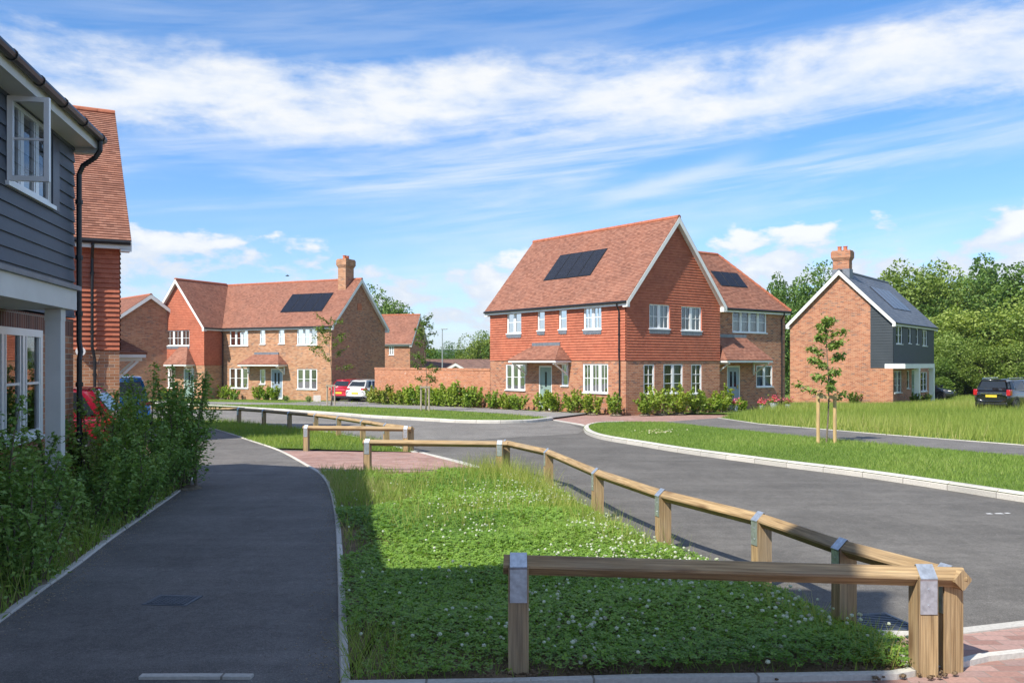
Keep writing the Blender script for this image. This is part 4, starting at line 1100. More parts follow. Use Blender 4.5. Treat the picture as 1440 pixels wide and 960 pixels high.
# ================================================================== timber knee rails
def fence(name, label, posts, ext0=.1, ext1=.1, group=None, open_ends=True, sw=.045):
    """posts: (photo x, distance, rail height); a square post at each, a square rail lying in the notched tops"""
    pts = []
    for px, Y, h in posts:
        x = (px - CX) / F * Y; pts.append(Vector((x, Y, gz(Y) + h - .062)))      # rail centre
    o = pts[0].copy(); o.z = gz(o.y)
    root = tag(empty(name, o), label, 'fence', group)
    n = len(pts)
    for i in range(n):
        t = (pts[min(i + 1, n - 1)] - pts[max(i - 1, 0)])
        if i == n - 1: t = pts[i] - pts[i - 1]
        t.z = 0; t.normalize(); s = Vector((-t.y, t.x, 0)); c = pts[i] - o
        zb = gz(pts[i].y) - o.z - .3; zt = c.z
        b = Vector((c.x, c.y, 0))
        pb = MB(); w = .058
        prof = [(-w, zb), (w, zb), (w, zt + .002), (0, zt - .060), (-w, zt + .002)]
        A, B = b - t * w, b + t * w
        # faces with the grain running up the post
        for k in range(5):
            p, q = prof[k], prof[(k + 1) % 5]
            vert = k in (1, 4)
            P4 = [A + s * p[0] + Vector((0, 0, p[1])), A + s * q[0] + Vector((0, 0, q[1])), B + s * q[0] + Vector((0, 0, q[1])), B + s * p[0] + Vector((0, 0, p[1]))]
            pb.face(P4, [(p[1], 0), (q[1], 0), (q[1], .12), (p[1], .12)] if vert else [(0, 0), (.1, 0), (.1, .12), (0, .12)])
        for E in (A, B): pb.face([E + s * p + Vector((0, 0, q)) for p, q in prof], [(q, p + .3) for p, q in prof])
        post = pb.build('post', M['wood'], root, bevel=.006)
        sb = MB(); e = .003; d = .067
        outl = [(-w - e, zt - .2), (-w - e, zt - .012), (-d, zt + .0), (0, zt + d), (d, zt + .0), (w + e, zt - .012), (w + e, zt - .2)]
        for k in range(6):
            p, q = outl[k], outl[k + 1]
            P4 = [b - t * sw + s * p[0] + Vector((0, 0, p[1])), b + t * sw + s * p[0] + Vector((0, 0, p[1])), b + t * sw + s * q[0] + Vector((0, 0, q[1])), b - t * sw + s * q[0] + Vector((0, 0, q[1]))]
            sb.face(P4)
        so = sb.build('strap', M['galv'], root)
        m = so.modifiers.new('t', 'SOLIDIFY'); m.thickness = .003; m.offset = 1
        nb = MB()
        for k in (0, 5):
            sx = -w - e if k == 0 else w + e
            for zz in (-.06, -.15):
                q = b + s * (sx + (-.004 if k == 0 else .004)) + Vector((0, 0, zt + zz)); nb.tube([q - s * .003, q + s * .003], .006, 6)
        nb.build('nail', M['galv'], so)
    for i in range(n - 1):
        a, b = pts[i] - o, pts[i + 1] - o; t = (b - a).normalized()
        if i == 0: a = a - t * ext0
        if i == n - 2: b = b + t * ext1
        s = Vector((-t.y, t.x, 0)).normalized(); up = t.cross(s) * -1
        if up.z < 0: up = -up
        r = .062; rb = MB()
        c = .007
        prof = [(-r + c, -c), (-r + c, c), (-c, r - c), (c, r - c), (r - c, c), (r - c, -c), (c, -r + c), (-c, -r + c)]
        if i > 0: a = a + t * .002
        if i < n - 2: b = b - t * .002
        rb.prism(prof, a, b, s, up); rb.build('rail', M['wood'], root)
    return root
fence('knee_rail_fence', 'low timber knee rail fence running along the road edge of the near clover verge', [(1331, 5.12, .62), (1186, 6.05, .60), (1070, 7.25, .60), (932, 8.75, .60), (840, 10.75, .60), (771, 13.75, .60), (711, 15.7, .60)], .13, .12)
fence('knee_rail_fence', 'nearest timber knee rail across the front end of the clover verge, two posts', [(729, 5.05, .70), (1299, 5.05, .635)], .085, .22, sw=.048)
fence('knee_rail_fence', 'timber knee rail across the far end of the clover verge beside the pink crossing', [(517, 15.9, .60), (703, 15.5, .60)], .08, .14)
fence('knee_rail_fence', 'long timber knee rail fence between the far verge and the bend of the road', [(577, 20.2, .60), (543, 21.5, .60), (510, 23.3, .60), (476, 25.4, .60), (444, 27.3, .60), (407, 29.0, .60), (371, 30.9, .60), (336, 32.5, .60), (265, 33.6, .60), (190, 34.6, .60)], .12, .1)
fence('knee_rail_fence', 'short timber knee rail across the near end of the far verge, two posts', [(431, 20.5, .60), (571, 20.1, .60)], .08, .13)

# ================================================================== cars
def wheel_mesh(mb_t, mb_r, x, y, r, sgn):
    def lat(mb, prof, seg, smooth=True):
        for i in range(len(prof) - 1):
            (r0, d0), (r1, d1) = prof[i], prof[i + 1]
            for k in range(seg):
                a0, a1 = k * 6.28319 / seg, (k + 1) * 6.28319 / seg
                mb.face([(x + r0 * math.cos(a0), y + sgn * d0, r + r0 * math.sin(a0)), (x + r0 * math.cos(a1), y + sgn * d0, r + r0 * math.sin(a1)),
                         (x + r1 * math.cos(a1), y + sgn * d1, r + r1 * math.sin(a1)), (x + r1 * math.cos(a0), y + sgn * d1, r + r1 * math.sin(a0))], None, smooth)
    lat(mb_t, [(r * .62, -.02), (r * .7, .0), (r * .93, .004), (r, -.03), (r, -.17), (r * .9, -.2), (.01, -.2)], 24)
    lat(mb_t, [(r * .64, -.05), (.01, -.05)], 24)
    for k in range(10):
        a = k * math.pi / 5; b = a + .22 * (1 if k % 2 else -1)
        for q in (a,):
            c, s_ = math.cos(q), math.sin(q); w = .022
            P = [(.04, -w), (r * .63, -w * .8), (r * .63, w * .8), (.04, w)]
            mb_r.face([(x + p * c - q2 * s_, y - sgn * .012, r + p * s_ + q2 * c) for p, q2 in P])
    lat(mb_r, [(r * .6, -.012), (r * .66, .002), (r * .68, -.01)], 24)
    lat(mb_r, [(.065, -.006), (.01, -.002)], 10)
def car(label, X, Y, heading, paint, style='hatch', group=None, dz=.1, LN=4.05, HT=1.47, WD=1.76):
    root = tag(empty('parked_car', (X, Y, gz(Y) + dz), heading), label, 'car', group)
    h = LN / 2; w = WD / 2
    st = [(-h, .42, .74, .80), (-h + .05, .30, .88, .90), (-h + .22, .24, .95, .97), (-h + .75, .22, .96, 1.0), (-.5, .21, .945, 1.0), (.6, .21, .93, 1.0), (h - .95, .22, .90, .99), (h - .45, .22, .82, .95), (h - .1, .26, .72, .84), (h, .36, .60, .66)]
    if style == 'estate': st[1] = (-h + .05, .30, .93, .91); st[2] = (-h + .22, .24, 1.0, .97); st[3] = (-h + .75, .22, 1.0, 1.0)
    rings = []
    for x, zb, zs, ws in st:
        W_ = w * ws; H_ = zs - zb
        half = [(W_ * .80, zb), (W_ * .96, zb + .09), (W_ * 1.0, zb + H_ * .42), (W_ * .985, zb + H_ * .72), (W_ * .93, zs - .03), (W_ * .80, zs)]
        rings.append([(x, y, z) for y, z in half] + [(x, -y, z) for y, z in half[::-1]])
    mb = MB(); n = len(rings[0])
    for i in range(len(rings) - 1):
        for k in range(n):
            j = (k + 1) % n; mb.face([rings[i][k], rings[i + 1][k], rings[i + 1][j], rings[i][j]], None, True)
    mb.face(rings[0][::-1], None, True); mb.face(rings[-1], None, True)
    body = mb.build('body', paint, root, weld=True)
    m = body.modifiers.new('s', 'SUBSURF'); m.levels = 2; m.render_levels = 2
    rear_r = {'hatch': -h + .52, 'estate': -h + .28, 'suv': -h + .4}[style]
    bx = [-h + .10, -h + .75, -.35, .5, h - .92]; rx = [rear_r, rear_r + .5, -.35, .12, .36]
    zb_ = [.93, .94, .93, .92, .88]; zr = [HT - .05, HT - .005, HT, HT - .015, HT - .06]
    if style == 'estate': zr = [HT - .03, HT - .005, HT, HT - .015, HT - .06]; zb_[0] = .98
    yb = [w * .80, w * .90, w * .92, w * .92, w * .84]; yr = [w * .62, w * .68, w * .70, w * .69, w * .64]
    g = MB()
    def side(s_, i, t, f=0.0):
        """point on the side: station i, height fraction t"""
        x = bx[i] + (rx[i] - bx[i]) * t; z = zb_[i] + (zr[i] - zb_[i]) * t; y = yb[i] + (yr[i] - yb[i]) * t + .035 * math.sin(t * math.pi) + f
        return Vector((x, s_ * y, z))
    T = [0, .35, .7, .92, 1.0]
    for s_ in (1, -1):
        for i in range(4):
            for a, b in zip(T, T[1:]):
                q = [side(s_, i, a), side(s_, i + 1, a), side(s_, i + 1, b), side(s_, i, b)]
                g.face(q if s_ > 0 else q[::-1], None, True)
    for i in range(4):
        for a, b in ((-1, -.5), (-.5, 0), (0, .5), (.5, 1)):
            cr = lambda i_, f: Vector((rx[i_], yr[i_] * f, zr[i_] + .035 * (1 - f * f)))
            g.face([cr(i, a), cr(i + 1, a), cr(i + 1, b), cr(i, b)], None, True)
    for i in (0, 4):
        for a, b in zip(T, T[1:]):
            A0, A1, B0, B1 = side(1, i, a), side(1, i, b), side(-1, i, a), side(-1, i, b)
            g.face([A0, B0, B1, A1], None, True)
    cab = g.build('cabin', paint, root, weld=True)
    def patch(name, q, mat, off=.012):
        q = [Vector(p) for p in q]; nn = (q[1] - q[0]).cross(q[3] - q[0]).normalized(); cc = sum(q, Vector()) / 4
        if nn.dot(cc - Vector((0, 0, .9))) < 0: nn = -nn
        mb = MB(); nn = nn * off
        mb.face([p + nn for p in q])
        for i in range(4): mb.face([q[i] + nn, q[(i + 1) % 4] + nn, q[(i + 1) % 4] - nn, q[i] - nn])
        return mb.build(name, mat, root)
    for i, nm, e in ((0, 'rear_window', .06), (4, 'windscreen', .05)):
        lo, hi = (.22, .84) if i == 0 else (.05, .93)
        A0, A1, B0, B1 = side(1, i, lo), side(1, i, hi), side(-1, i, lo), side(-1, i, hi)
        patch(nm, [A0.lerp(B0, e), A0.lerp(B0, 1 - e), A1.lerp(B1, 1 - e), A1.lerp(B1, e)], M['carglass'])
    for s_ in (1, -1):
        for i, (f0, f1) in enumerate(((.45, .93), (.05, .95), (.05, .97), (.08, .62))):
            def sp(f, t):
                return side(s_, i, t, .01).lerp(side(s_, i + 1, t, .01), f)
            patch('side_window', [sp(f0, .1), sp(f1, .1), sp(f1, .86), sp(f0, .86)], M['carglass'])
    for sx, s_ in ((-h + .72, 1), (-h + .72, -1), (h - .78, 1), (h - .78, -1)):
        r = .315; yy = w * .995
        t = MB(); q = MB(); wheel_mesh(t, q, sx, s_ * yy, r, s_)
        to = t.build('wheel', M['tyre'], root); q.build('rim', M['rim'], to)
        ab = MB(); ab.prism([(math.cos(k * .2618) * (r + .055), math.sin(k * .2618) * (r + .055)) for k in range(24)], (sx, s_ * (w - .25), r + .01), (sx, s_ * (w * .992), r + .01), (1, 0, 0), (0, 0, 1)); ab.build('wheel_arch', M['black'], root)
    for s_ in (1, -1):
        mb = MB()
        if style == 'estate': mb.box(-h + .0, -h + .3, min(s_ * w * .74, s_ * w * .95), max(s_ * w * .74, s_ * w * .95), .72, 1.02)
        else: mb.box(-h + .01, -h + .26, min(s_ * w * .50, s_ * w * .955), max(s_ * w * .50, s_ * w * .955), .79, .92)
        mb.build('tail_light', M['lamp_red'], root, bevel=.04)
        mb = MB(); mb.box(h - .36, h - .09, min(s_ * w * .5, s_ * w * .86), max(s_ * w * .5, s_ * w * .86), .60, .72); mb.build('headlight', M['chrome'], root, bevel=.04)
        mb = MB(); mb.box(h - 1.12, h - .95, min(s_ * w * .93, s_ * w * 1.13), max(s_ * w * .93, s_ * w * 1.13), .93, 1.06); mb.build('wing_mirror', M['black'] if style == 'estate' else paint, root, bevel=.03)
        if style == 'estate':
            mb = MB(); mb.tube([(rx[0] + .1, s_ * w * .64, HT - .01), (rx[0] + .25, s_ * w * .64, HT + .045), (.0, s_ * w * .65, HT + .05), (.15, s_ * w * .65, HT)], .018, 6); mb.build('roof_rail', M['chrome'], root)
    zp = .70 if style == 'estate' else .60
    mb = MB(); mb.box(-h - .025, -h + .06, -.26, .26, zp - .06, zp + .055); mb.build('number_plate', M['plate'], root)
    if style == 'estate':
        mb = MB(); mb.box(-h - .02, -h + .1, -.5, .5, .80, .84); mb.build('trim_strip', M['chrome'], root)
    mb = MB(); mb.box(-h + .02, -h + .2, -w * .78, w * .78, .26, .40); mb.build('bumper', M['black'], root, bevel=.03)
    mb = MB(); mb.box(h - .2, h + .005, -w * .6, w * .6, .30, .46); mb.build('grille', M['black'], root, bevel=.03)
    return root
hd = math.atan2(.901, .433)
def behind(px, y, hdg, LN): # car centre from where the middle of its tail shows
    x = (px - CX) / F * y; return x + math.cos(hdg) * LN / 2, y + math.sin(hdg) * LN / 2
x, y = behind(499, 58.4, hd, 4.05); car('white hatchback parked tail out beside the red one, half behind the garden wall', x, y, hd, M['white_car'], dz=.1)
x, y = behind(476, 59.8, hd, 4.1); car('red hatchback with black rear window parked against the long house end', x, y, hd, M['red_car'], dz=.1, HT=1.5)
x, y = behind(1394, 43.5, R(40), 4.5); car('black estate car with roof rails parked in the long meadow grass', x, y, R(40), M['black_car'], 'estate', dz=.12, LN=4.5, HT=1.52, WD=1.82)
car('dark grey car whose front end shows beyond the black boarded house porch', 29.6, 64.0, math.atan2(-.608, .794), M['navy_car'], 'suv', dz=.1, LN=4.2, HT=1.5)
car('dark red car parked behind the near shrubs by the tile hung house', -9.45, 16.9, R(194), M['dark_red_car'], 'hatch', dz=.02, LN=3.95, HT=1.5)
car('bright blue car just showing above the near shrubs', -13.5, 30.5, R(119), M['blue_car'], 'suv', dz=.02, LN=4.0, HT=1.72)

# ================================================================== small things by the houses
def meter_box(label, px, py):
    c = G(px, py); root = tag(empty('meter_box', (c.x, c.y, gz(c.y) + .085), R(10)), label, 'meter box', 'meter boxes by the house walls')
    mb = MB(); plate(mb, [(-.24, -.2, 0), (.24, -.2, 0), (.24, .0, .42), (-.24, .0, .42)], (0, .02, 0)); mb.build('lid', M['stone'], root)
    mb = MB(); plate(mb, [(-.24, -.17, 0), (-.24, .22, 0), (-.24, .22, .4), (-.24, .02, .4)], (.48, 0, 0)); mb.build('casing', M['terracotta'], root)
meter_box('pale sloping meter box on the ground at the corner of the long house', 446, 566)
meter_box('pale sloping meter box on the ground at the end of the garden wall', 701, 572.5)
def flower_pot(label, px, Y, s, mat, grp='flower pots by the blue grey door', dx=0):
    x = (px - CX) / F * Y; root = tag(empty('flower_pot', (x, Y, gz(Y) + .09)), label, 'flower pot', grp)
    mb = MB(); mb.lathe([(.01, 0), (.13 * s, 0), (.19 * s, .34 * s), (.21 * s, .35 * s), (.2 * s, .38 * s), (.16 * s, .36 * s), (.01, .33 * s)], (0, 0, 0), 14); mb.build('pot', mat, root)
    n = 90; C = RNG.normal(size=(n, 3)) * .16 * s; C[:, 2] = np.abs(C[:, 2]) + .4 * s
    arr_mesh('leaves', leaf_quads(C, .1, .06, RNG), 4, M['leaf_laurel'], root, RNG.random(n))
    n = 110; C = RNG.normal(size=(n, 3)) * .17 * s; C[:, 2] = np.abs(C[:, 2]) * .9 + .5 * s
    arr_mesh('blooms', leaf_quads(C, .08, .08, RNG, .9), 4, M['pink'], root, RNG.random(n))
flower_pot('pale pot of pink flowers on the near side of the blue grey door', 1034, 42.6, .75, M['pot'])
flower_pot('pot of bright pink flowers under the arched window, larger of the two', 1088, 43.3, .95, M['pot'])
flower_pot('pot of pink flowers at the house corner by the black downpipe', 1108, 44.0, .75, M['pot'])
flower_pot('pale pot with few flowers, second from the blue grey door', 1072, 42.9, .7, M['pot'])
c = Vector(((622 - CX) / F * 85, 85, 0))
root = tag(empty('street_lamp', (c.x, 85, gz(85))), 'tall thin grey street lamp behind the garden wall', 'street lamp')
mb = MB(); mb.tube([(0, 0, -.2), (0, 0, 1.1), (0, 0, 1.15), (0, 0, 6.3)], [.09, .085, .06, .045], 10); mb.build('column', M['lampgrey'], root)
mb = MB(); mb.box(-.12, .5, -.09, .09, 6.28, 6.37); mb.build('lantern', M['lampgrey'], root, bevel=.02)

# a bird over the long house, and paint spots on the road
bd = tag(empty('bird', ((404 - CX) / F * 55, 55, EYE + (HZ - 388) / F * 55), R(30)), 'tiny dark bird in flight above the long brick house', 'bird')
bm_ = MB(); bm_.tube([(-.12, 0, 0), (-.05, 0, .01), (.04, 0, .015), (.1, 0, .01), (.13, 0, .005)], [.008, .03, .035, .022, .004], 8)
for s_ in (1, -1):
    plate(bm_, [(.05, s_ * .02, .02), (.02, s_ * .14, .07), (-.02, s_ * .24, .05), (-.04, s_ * .1, .04), (-.03, s_ * .02, .02)], (0, 0, .006))
bm_.build('body', M['black'], bd)
c = G(1405, 722); pm = MB()
for ox, oy, w_ in ((0, 0, .05), (.12, .03, .03), (-.13, -.01, .035)):
    pm.face([(c.x + ox - w_, c.y + oy - .02, gz(c.y) + .004), (c.x + ox + w_, c.y + oy - .03, gz(c.y) + .004), (c.x + ox + w_ * .8, c.y + oy + .03, gz(c.y) + .004), (c.x + ox - w_, c.y + oy + .02, gz(c.y) + .004)])
tag(pm.build('road_marking', M['white']), 'small white paint spots on the road tarmac', 'road marking', None, 'structure')
# ================================================================== planting
def stems_mesh(paths, r0, r1, name, mat, parent, seg=5):
    mb = MB()
    for p in paths:
        n = len(p); mb.tube(p, [r0 + (r1 - r0) * i / (n - 1) for i in range(n)], seg, False)
    return mb.build(name, mat, parent)
def bush_parts(root, h, r, nst, nl, ln, mat, rng, stem_mat=None, low=.12, wd=.55, spread=.11, up=.35, upright=1.0, pw=.6):
    paths = []; C = []; D = []; Tn = []
    for k in range(nst):
        a = rng.uniform(0, 6.28); rb = r * .35 * math.sqrt(rng.random()); rt = r * (rng.random() ** pw)
        hh = h * rng.uniform(.62, 1.0) * (1 - .25 * (rt / r) ** 2)
        b = np.array([math.cos(a) * rb, math.sin(a) * rb, 0]); t = np.array([math.cos(a) * rt, math.sin(a) * rt, hh])
        mid = (b + t) / 2 + rng.normal(size=3) * .06 * h; mid[2] = hh * .5
        pts = [(1 - s) ** 2 * b + 2 * s * (1 - s) * mid + s * s * t for s in np.linspace(0, 1, 6)]
        paths.append(pts)
        m = int(nl / nst); s = low + (1 - low) * rng.random(m) ** .8
        P = ((1 - s) ** 2)[:, None] * b + (2 * s * (1 - s))[:, None] * mid + (s * s)[:, None] * t
        tw = rng.normal(size=(m, 3)); tw = unit(tw); tw[:, 2] *= .6
        off = spread * h * rng.random(m)[:, None] * (1.15 - s * .75)[:, None]
        C.append(P + tw * off); D.append(tw + np.array([0, 0, .5 * upright]))
        Tn.append(np.full(m, rng.uniform(.2, .7)) + rng.normal(size=m) * .16 + (s - .5) * .25)
    C = np.concatenate(C); D = np.concatenate(D); Tn = np.concatenate(Tn)
    C[:, 2] = np.maximum(C[:, 2], .03)
    sz = ln * rng.uniform(.6, 1.25, len(C))
    arr_mesh('foliage', leaf_quads(C, sz, sz * wd, rng, up, D, .15), 4, mat, root, Tn)
    mb = MB()
    for p in paths:
        n = len(p); r0 = .010 + .004 * h; mb.tube(p, [r0 + (.003 - r0) * i / (n - 1) for i in range(n)], 5, False)
    mb.lathe([(.0, .05), (r * .3, .035), (r * .42, -.02)], (0, 0, 0), 10)
    mb.build('stem', stem_mat or M['bark'], root)
def bush(name, label, cat, pos, h, r, nst, nl, ln, mat, group=None, seed=0, **kw):
    rng = np.random.default_rng(seed + 100)
    root = tag(empty(name, pos, rng.uniform(0, 6)), label, cat, group)
    bush_parts(root, h, r, nst, nl, ln, mat, rng, **kw)
    return root

# tall loose shrubs in the bed on the left
near = [
 ('tall leafy shrub at the far corner of the bed, overhanging the path bend', -4.98, 13.35, 1.9, .86, 21, 6160, 0.066),
 ('tall leafy shrub in front of the blue car', -5.65, 13.6, 2.0, .8, 19, 5600, 0.064),
 ('leafy shrub in front of the tail light of the dark red car', -5.85, 12.5, 1.72, .66, 15, 4760, 0.064),
 ('loose shrub in front of the dark red car door', -6.35, 11.5, 1.45, .6, 14, 3919, 0.059),
 ('shrub growing at the foot of the white porch post', -5.15, 10.4, 1.22, .58, 14, 3919, 0.057),
 ('shrub with thin bare stems by the path, halfway along the bed', -4.85, 11.5, 1.3, .58, 13, 3639, 0.057),
 ('low dense shrub leaning over the edging beside the gravel patch', -4.6, 9.5, .95, .56, 14, 3639, 0.055),
 ('shrub below the ground floor window of the dark boarded house', -5.0, 9.0, 1.3, .52, 13, 3360, 0.055),
 ('upright shrub reaching in front of the ground floor window', -4.3, 7.6, 1.6, .45, 12, 3080, 0.055),
 ('shrub nearest the viewer on the bed edge', -3.9, 7.1, 1.05, .52, 14, 3500, 0.052),
 ('shrub behind the nearest one against the brick wall', -4.55, 6.9, 1.35, .5, 13, 3220, 0.055),
 ('leafy shrub between the path and the porch post, paler than its neighbours', -4.6, 10.5, 1.05, .52, 13, 3220, 0.055),
 ('spreading shrub before the far shrubs with a dense foot', -5.1, 12.4, 1.15, .62, 14, 3639, 0.057),
]
for i, (lb, x, y, h, r, ns, nl, ln) in enumerate(near):
    bush('shrub', lb, 'shrub', W(x, y, .03), h, r, ns, nl, ln, M['leaf_shrub'], 'shrubs in the bed beside the path', i, spread=.165, upright=.3, pw=.42, up=.55)
# weeds and grass under them
rng = np.random.default_rng(5)
bed = [(p[0] + -.03, p[1]) for p in PL if 5 < p.y < 17.2] + [(-7.6, 16.5), (-6.6, 12.4), (-5.2, 7.2), (-4.7, 5)]
x, y = fill(bed, 26000, rng); k = lump(x, y, 2.2, 3) > .22; x, y = x[k], y[k]
n = len(x); P = np.stack([x, y, -SL * y + .03], 1)
h = rng.uniform(.1, .42, n) * (.6 + .8 * lump(x, y, 1.8, 9))
g = arr_mesh('undergrowth', blades(P, h, rng.uniform(.006, .014, n), rng.uniform(.1, .6, n), rng), 3, M['grass'], None, rng.normal(.45, .28, n))
tag(g, 'rank grass and weeds under the shrubs beside the path', 'undergrowth', None, 'stuff')
x, y = fill(bed, 15000, rng); n = len(x); C = np.stack([x + rng.uniform(0, .10, n), y, -SL * y + .03 + rng.uniform(.02, .36, n) * (.35 + lump(x, y, 2.5, 4))], 1)
w = arr_mesh('weed_leaves', leaf_quads(C, rng.uniform(.03, .07, n), rng.uniform(.018, .035, n), rng, .7), 4, M['leaf_shrub'], None, rng.normal(.5, .22, n))
tag(w, 'broad leaved weeds filling the shrub bed', 'weeds', None, 'stuff')
x, y = fill(bed, 1000, rng); n = len(x); P = np.stack([x, y, -SL * y + .03], 1)
st = arr_mesh('dry_stems', blades(P, rng.uniform(.35, .9, n), rng.uniform(.005, .009, n), rng.uniform(.05, .35, n), rng), 3, M['straw'], None, rng.random(n))
tag(st, 'thin dry flower stems standing among the shrubs', 'stems', None, 'stuff')
x, y = fill(bed, 160, rng); n = len(x); C = np.stack([x, y, -SL * y + rng.uniform(.35, 1.0, n)], 1)
fl = arr_mesh('shrub_blossom', leaf_quads(C, .03, .03, rng, .6), 4, M['petal'], None, rng.random(n)); tag(fl, 'scattered small white blossoms among the shrubs', 'blossom', None, 'stuff')

# ------------------------------------------------------------------ near verge: clover, grass, flowers
rng = np.random.default_rng(11)
V1 = [(p[0], p[1]) for p in verge1]
area_poly = [(p[0] + .03 if i < len(prv1) else p[0], p[1]) for i, p in enumerate(V1)]
def dist_w(y): return np.clip((y - 4.5) / 11, 0, 1)
x, y = fill(area_poly, 260000, rng)
keep = rng.random(len(x)) < (1.0 - .72 * dist_w(y))
bare = np.maximum(np.clip((5.35 - y) / .4, 0, 1) * (lump(x, y, 5, 2) + .1), np.clip(1 - (x + 1.55 - (y < 7) * .35 * (7 - y)) / .5, 0, 1) * lump(x, y, 3.5, 6) * 1.3)
keep &= rng.random(len(x)) > bare * 1.15
nr = np.clip((9.0 - y) / 1.5, 0, 1) * np.clip((x + .8) / .8, 0, 1)
keep &= rng.random(len(x)) > np.clip(lump(x, y, 1.1, 21) * 3.2 - 1.75, 0, .75) * (1 - nr)
x, y = x[keep], y[keep]; n = len(x)
hump = .035 + .075 * lump(x, y, 2.2, 8) * np.clip(1.2 - bare[keep], .2, 1)
sz = .0145 * (1 + .9 * dist_w(y)) * rng.uniform(.75, 1.3, n)
base = np.stack([x, y, -SL * y + .036 + hump * rng.uniform(.5, 1.05, n)], 1)
a0 = rng.uniform(0, 6.28, n); tint = .20 + .6 * lump(x, y, 1.3, 14) + rng.normal(0, .16, n)
VV, TT = [], []
tilt = rng.normal(size=(n, 2)) * .28
for k in range(3):
    a = a0 + k * 2.094
    d = np.stack([np.cos(a), np.sin(a), tilt[:, 0] * np.cos(a) + tilt[:, 1] * np.sin(a) + .08], 1)
    w_ = np.stack([-np.sin(a), np.cos(a), -tilt[:, 0] * np.sin(a) + tilt[:, 1] * np.cos(a)], 1)
    s_ = sz[:, None]
    Q = np.empty((n, 4, 3)); Q[:, 0] = base; Q[:, 1] = base + d * s_ * .65 + w_ * s_ * .5; Q[:, 2] = base + d * s_ * 1.15; Q[:, 3] = base + d * s_ * .65 - w_ * s_ * .5
    VV.append(Q.reshape(-1, 3)); TT.append(tint + rng.normal(0, .05, n))
cl = arr_mesh('clover', np.concatenate(VV), 4, M['clover'], None, np.concatenate(TT))
tag(cl, 'white clover leaves covering the near verge', 'clover', None, 'stuff')
# grass in the clover
x, y = fill(area_poly, 85000, rng); tall = lump(x, y, 1.1, 21) * (1 - .75 * np.clip((9.0 - y) / 1.5, 0, 1) * np.clip((x + .8) / .8, 0, 1))
k = rng.random(len(x)) < (.25 + .75 * (tall > .5)) * (1 - .4 * dist_w(y)); x, y, tall = x[k], y[k], tall[k]; n = len(x)
P = np.stack([x, y, -SL * y + .03], 1); hh = rng.uniform(.06, .15, n) * (.7 + .9 * tall)
gr = arr_mesh('grass', blades(P, hh, rng.uniform(.004, .007, n) * (1 + 1.2 * dist_w(y)), rng.uniform(.15, .9, n), rng), 3, M['grass'], None, .30 + .55 * tall + rng.normal(0, .22, n))
tag(gr, 'short grass growing through the near clover', 'grass', None, 'stuff')
# taller wild grass by the fence posts and along the kerb
pts = []
for p in v1_road:
    m = 120 if p.y > 9 else 34
    q = np.stack([rng.normal(p.x - .22, .13, m), rng.normal(p.y, .22, m)], 1); pts.append(q)
for (cx, cy, m, s_) in ((-.25, 15.2, 500, .5), (-.15, 14.4, 420, .4), (.2, 13.2, 380, .4), (-1.2, 13.0, 500, .6), (-.6, 10.9, 420, .5), (-1.1, 9.8, 300, .45), (.4, 11.6, 350, .45)):
    pts.append(np.stack([rng.normal(cx, s_, m), rng.normal(cy, s_, m)], 1))
q = np.concatenate(pts); q = q[inpoly(q[:, 0], q[:, 1], area_poly)]; n = len(q)
P = np.stack([q[:, 0], q[:, 1], -SL * q[:, 1] + .03], 1)
hh = rng.uniform(.12, .34, n) * np.where(q[:, 1] > 12.5, 1.35, np.where(q[:, 1] < 8, .55, 1))
gr = arr_mesh('wild_grass', blades(P, hh, rng.uniform(.005, .009, n), rng.uniform(.1, .7, n), rng), 3, M['meadow'], None, rng.normal(.6, .25, n))
tag(gr, 'taller wild grass tufts by the fence posts', 'grass', None, 'stuff')
# flower heads
x, y = fill(area_poly, 10500, rng)
dens = np.clip(lump(x, y, 2.0, 31) * 2.4 - .7, 0, 1) * np.clip((x + 1.1) / 1.7, .05, 1) * np.where(y < 5.6, .3, 1) + .75 * np.clip((8.6 - y) / .8, 0, 1) * np.clip((y - 5.4) / .6, 0, 1) * np.clip((x + .2) / .9, 0, 1) * lump(x, y, 4.5, 33)
k = rng.random(len(x)) < dens; x, y = x[k], y[k]; n = len(x)
ico = bmesh.new(); bmesh.ops.create_icosphere(ico, subdivisions=1, radius=1.0); ico.verts.ensure_lookup_table()
fv = np.array([[v.co[:] for v in f.verts] for f in ico.faces]); ico.free()
cen = np.stack([x, y, -SL * y + .036 + .05 + .085 * rng.random(n)], 1); rad = rng.uniform(.0085, .0155, n)
V = (fv[None] * rad[:, None, None, None] * np.array([1, 1, .85]) * rng.uniform(.8, 1.2, (n, len(fv), 3, 1)) + cen[:, None, None, :]).reshape(-1, 3)
fl = arr_mesh('clover_flowers', V, 3, M['petal'], None, np.repeat(rng.normal(.6, .3, n), len(fv)) + rng.normal(0, .12, n * len(fv)))
tag(fl, 'round white clover flowers dotted over the near verge', 'clover flowers', None, 'stuff')
# small stones and clods on the bare earth by the fence feet
x = np.concatenate([rng.normal(2.15, .18, 90), rng.normal(.35, .3, 120), rng.uniform(-1.0, 2.1, 120)]); y = np.concatenate([rng.normal(5.1, .08, 90), rng.normal(5.05, .06, 120), rng.normal(5.03, .06, 120)]); n = len(x)
cen = np.stack([x, y, -SL * y + .04], 1); rad = rng.uniform(.004, .017, n)
V = (fv[None] * rad[:, None, None, None] * np.array([1.2, 1, .7]) * rng.uniform(.7, 1.3, (n, len(fv), 1, 1)) + cen[:, None, None, :]).reshape(-1, 3)
tag(arr_mesh('clods', V, 3, M['soil'], None), 'small clods and stones on the bare earth at the fence feet', 'stones', None, 'stuff')

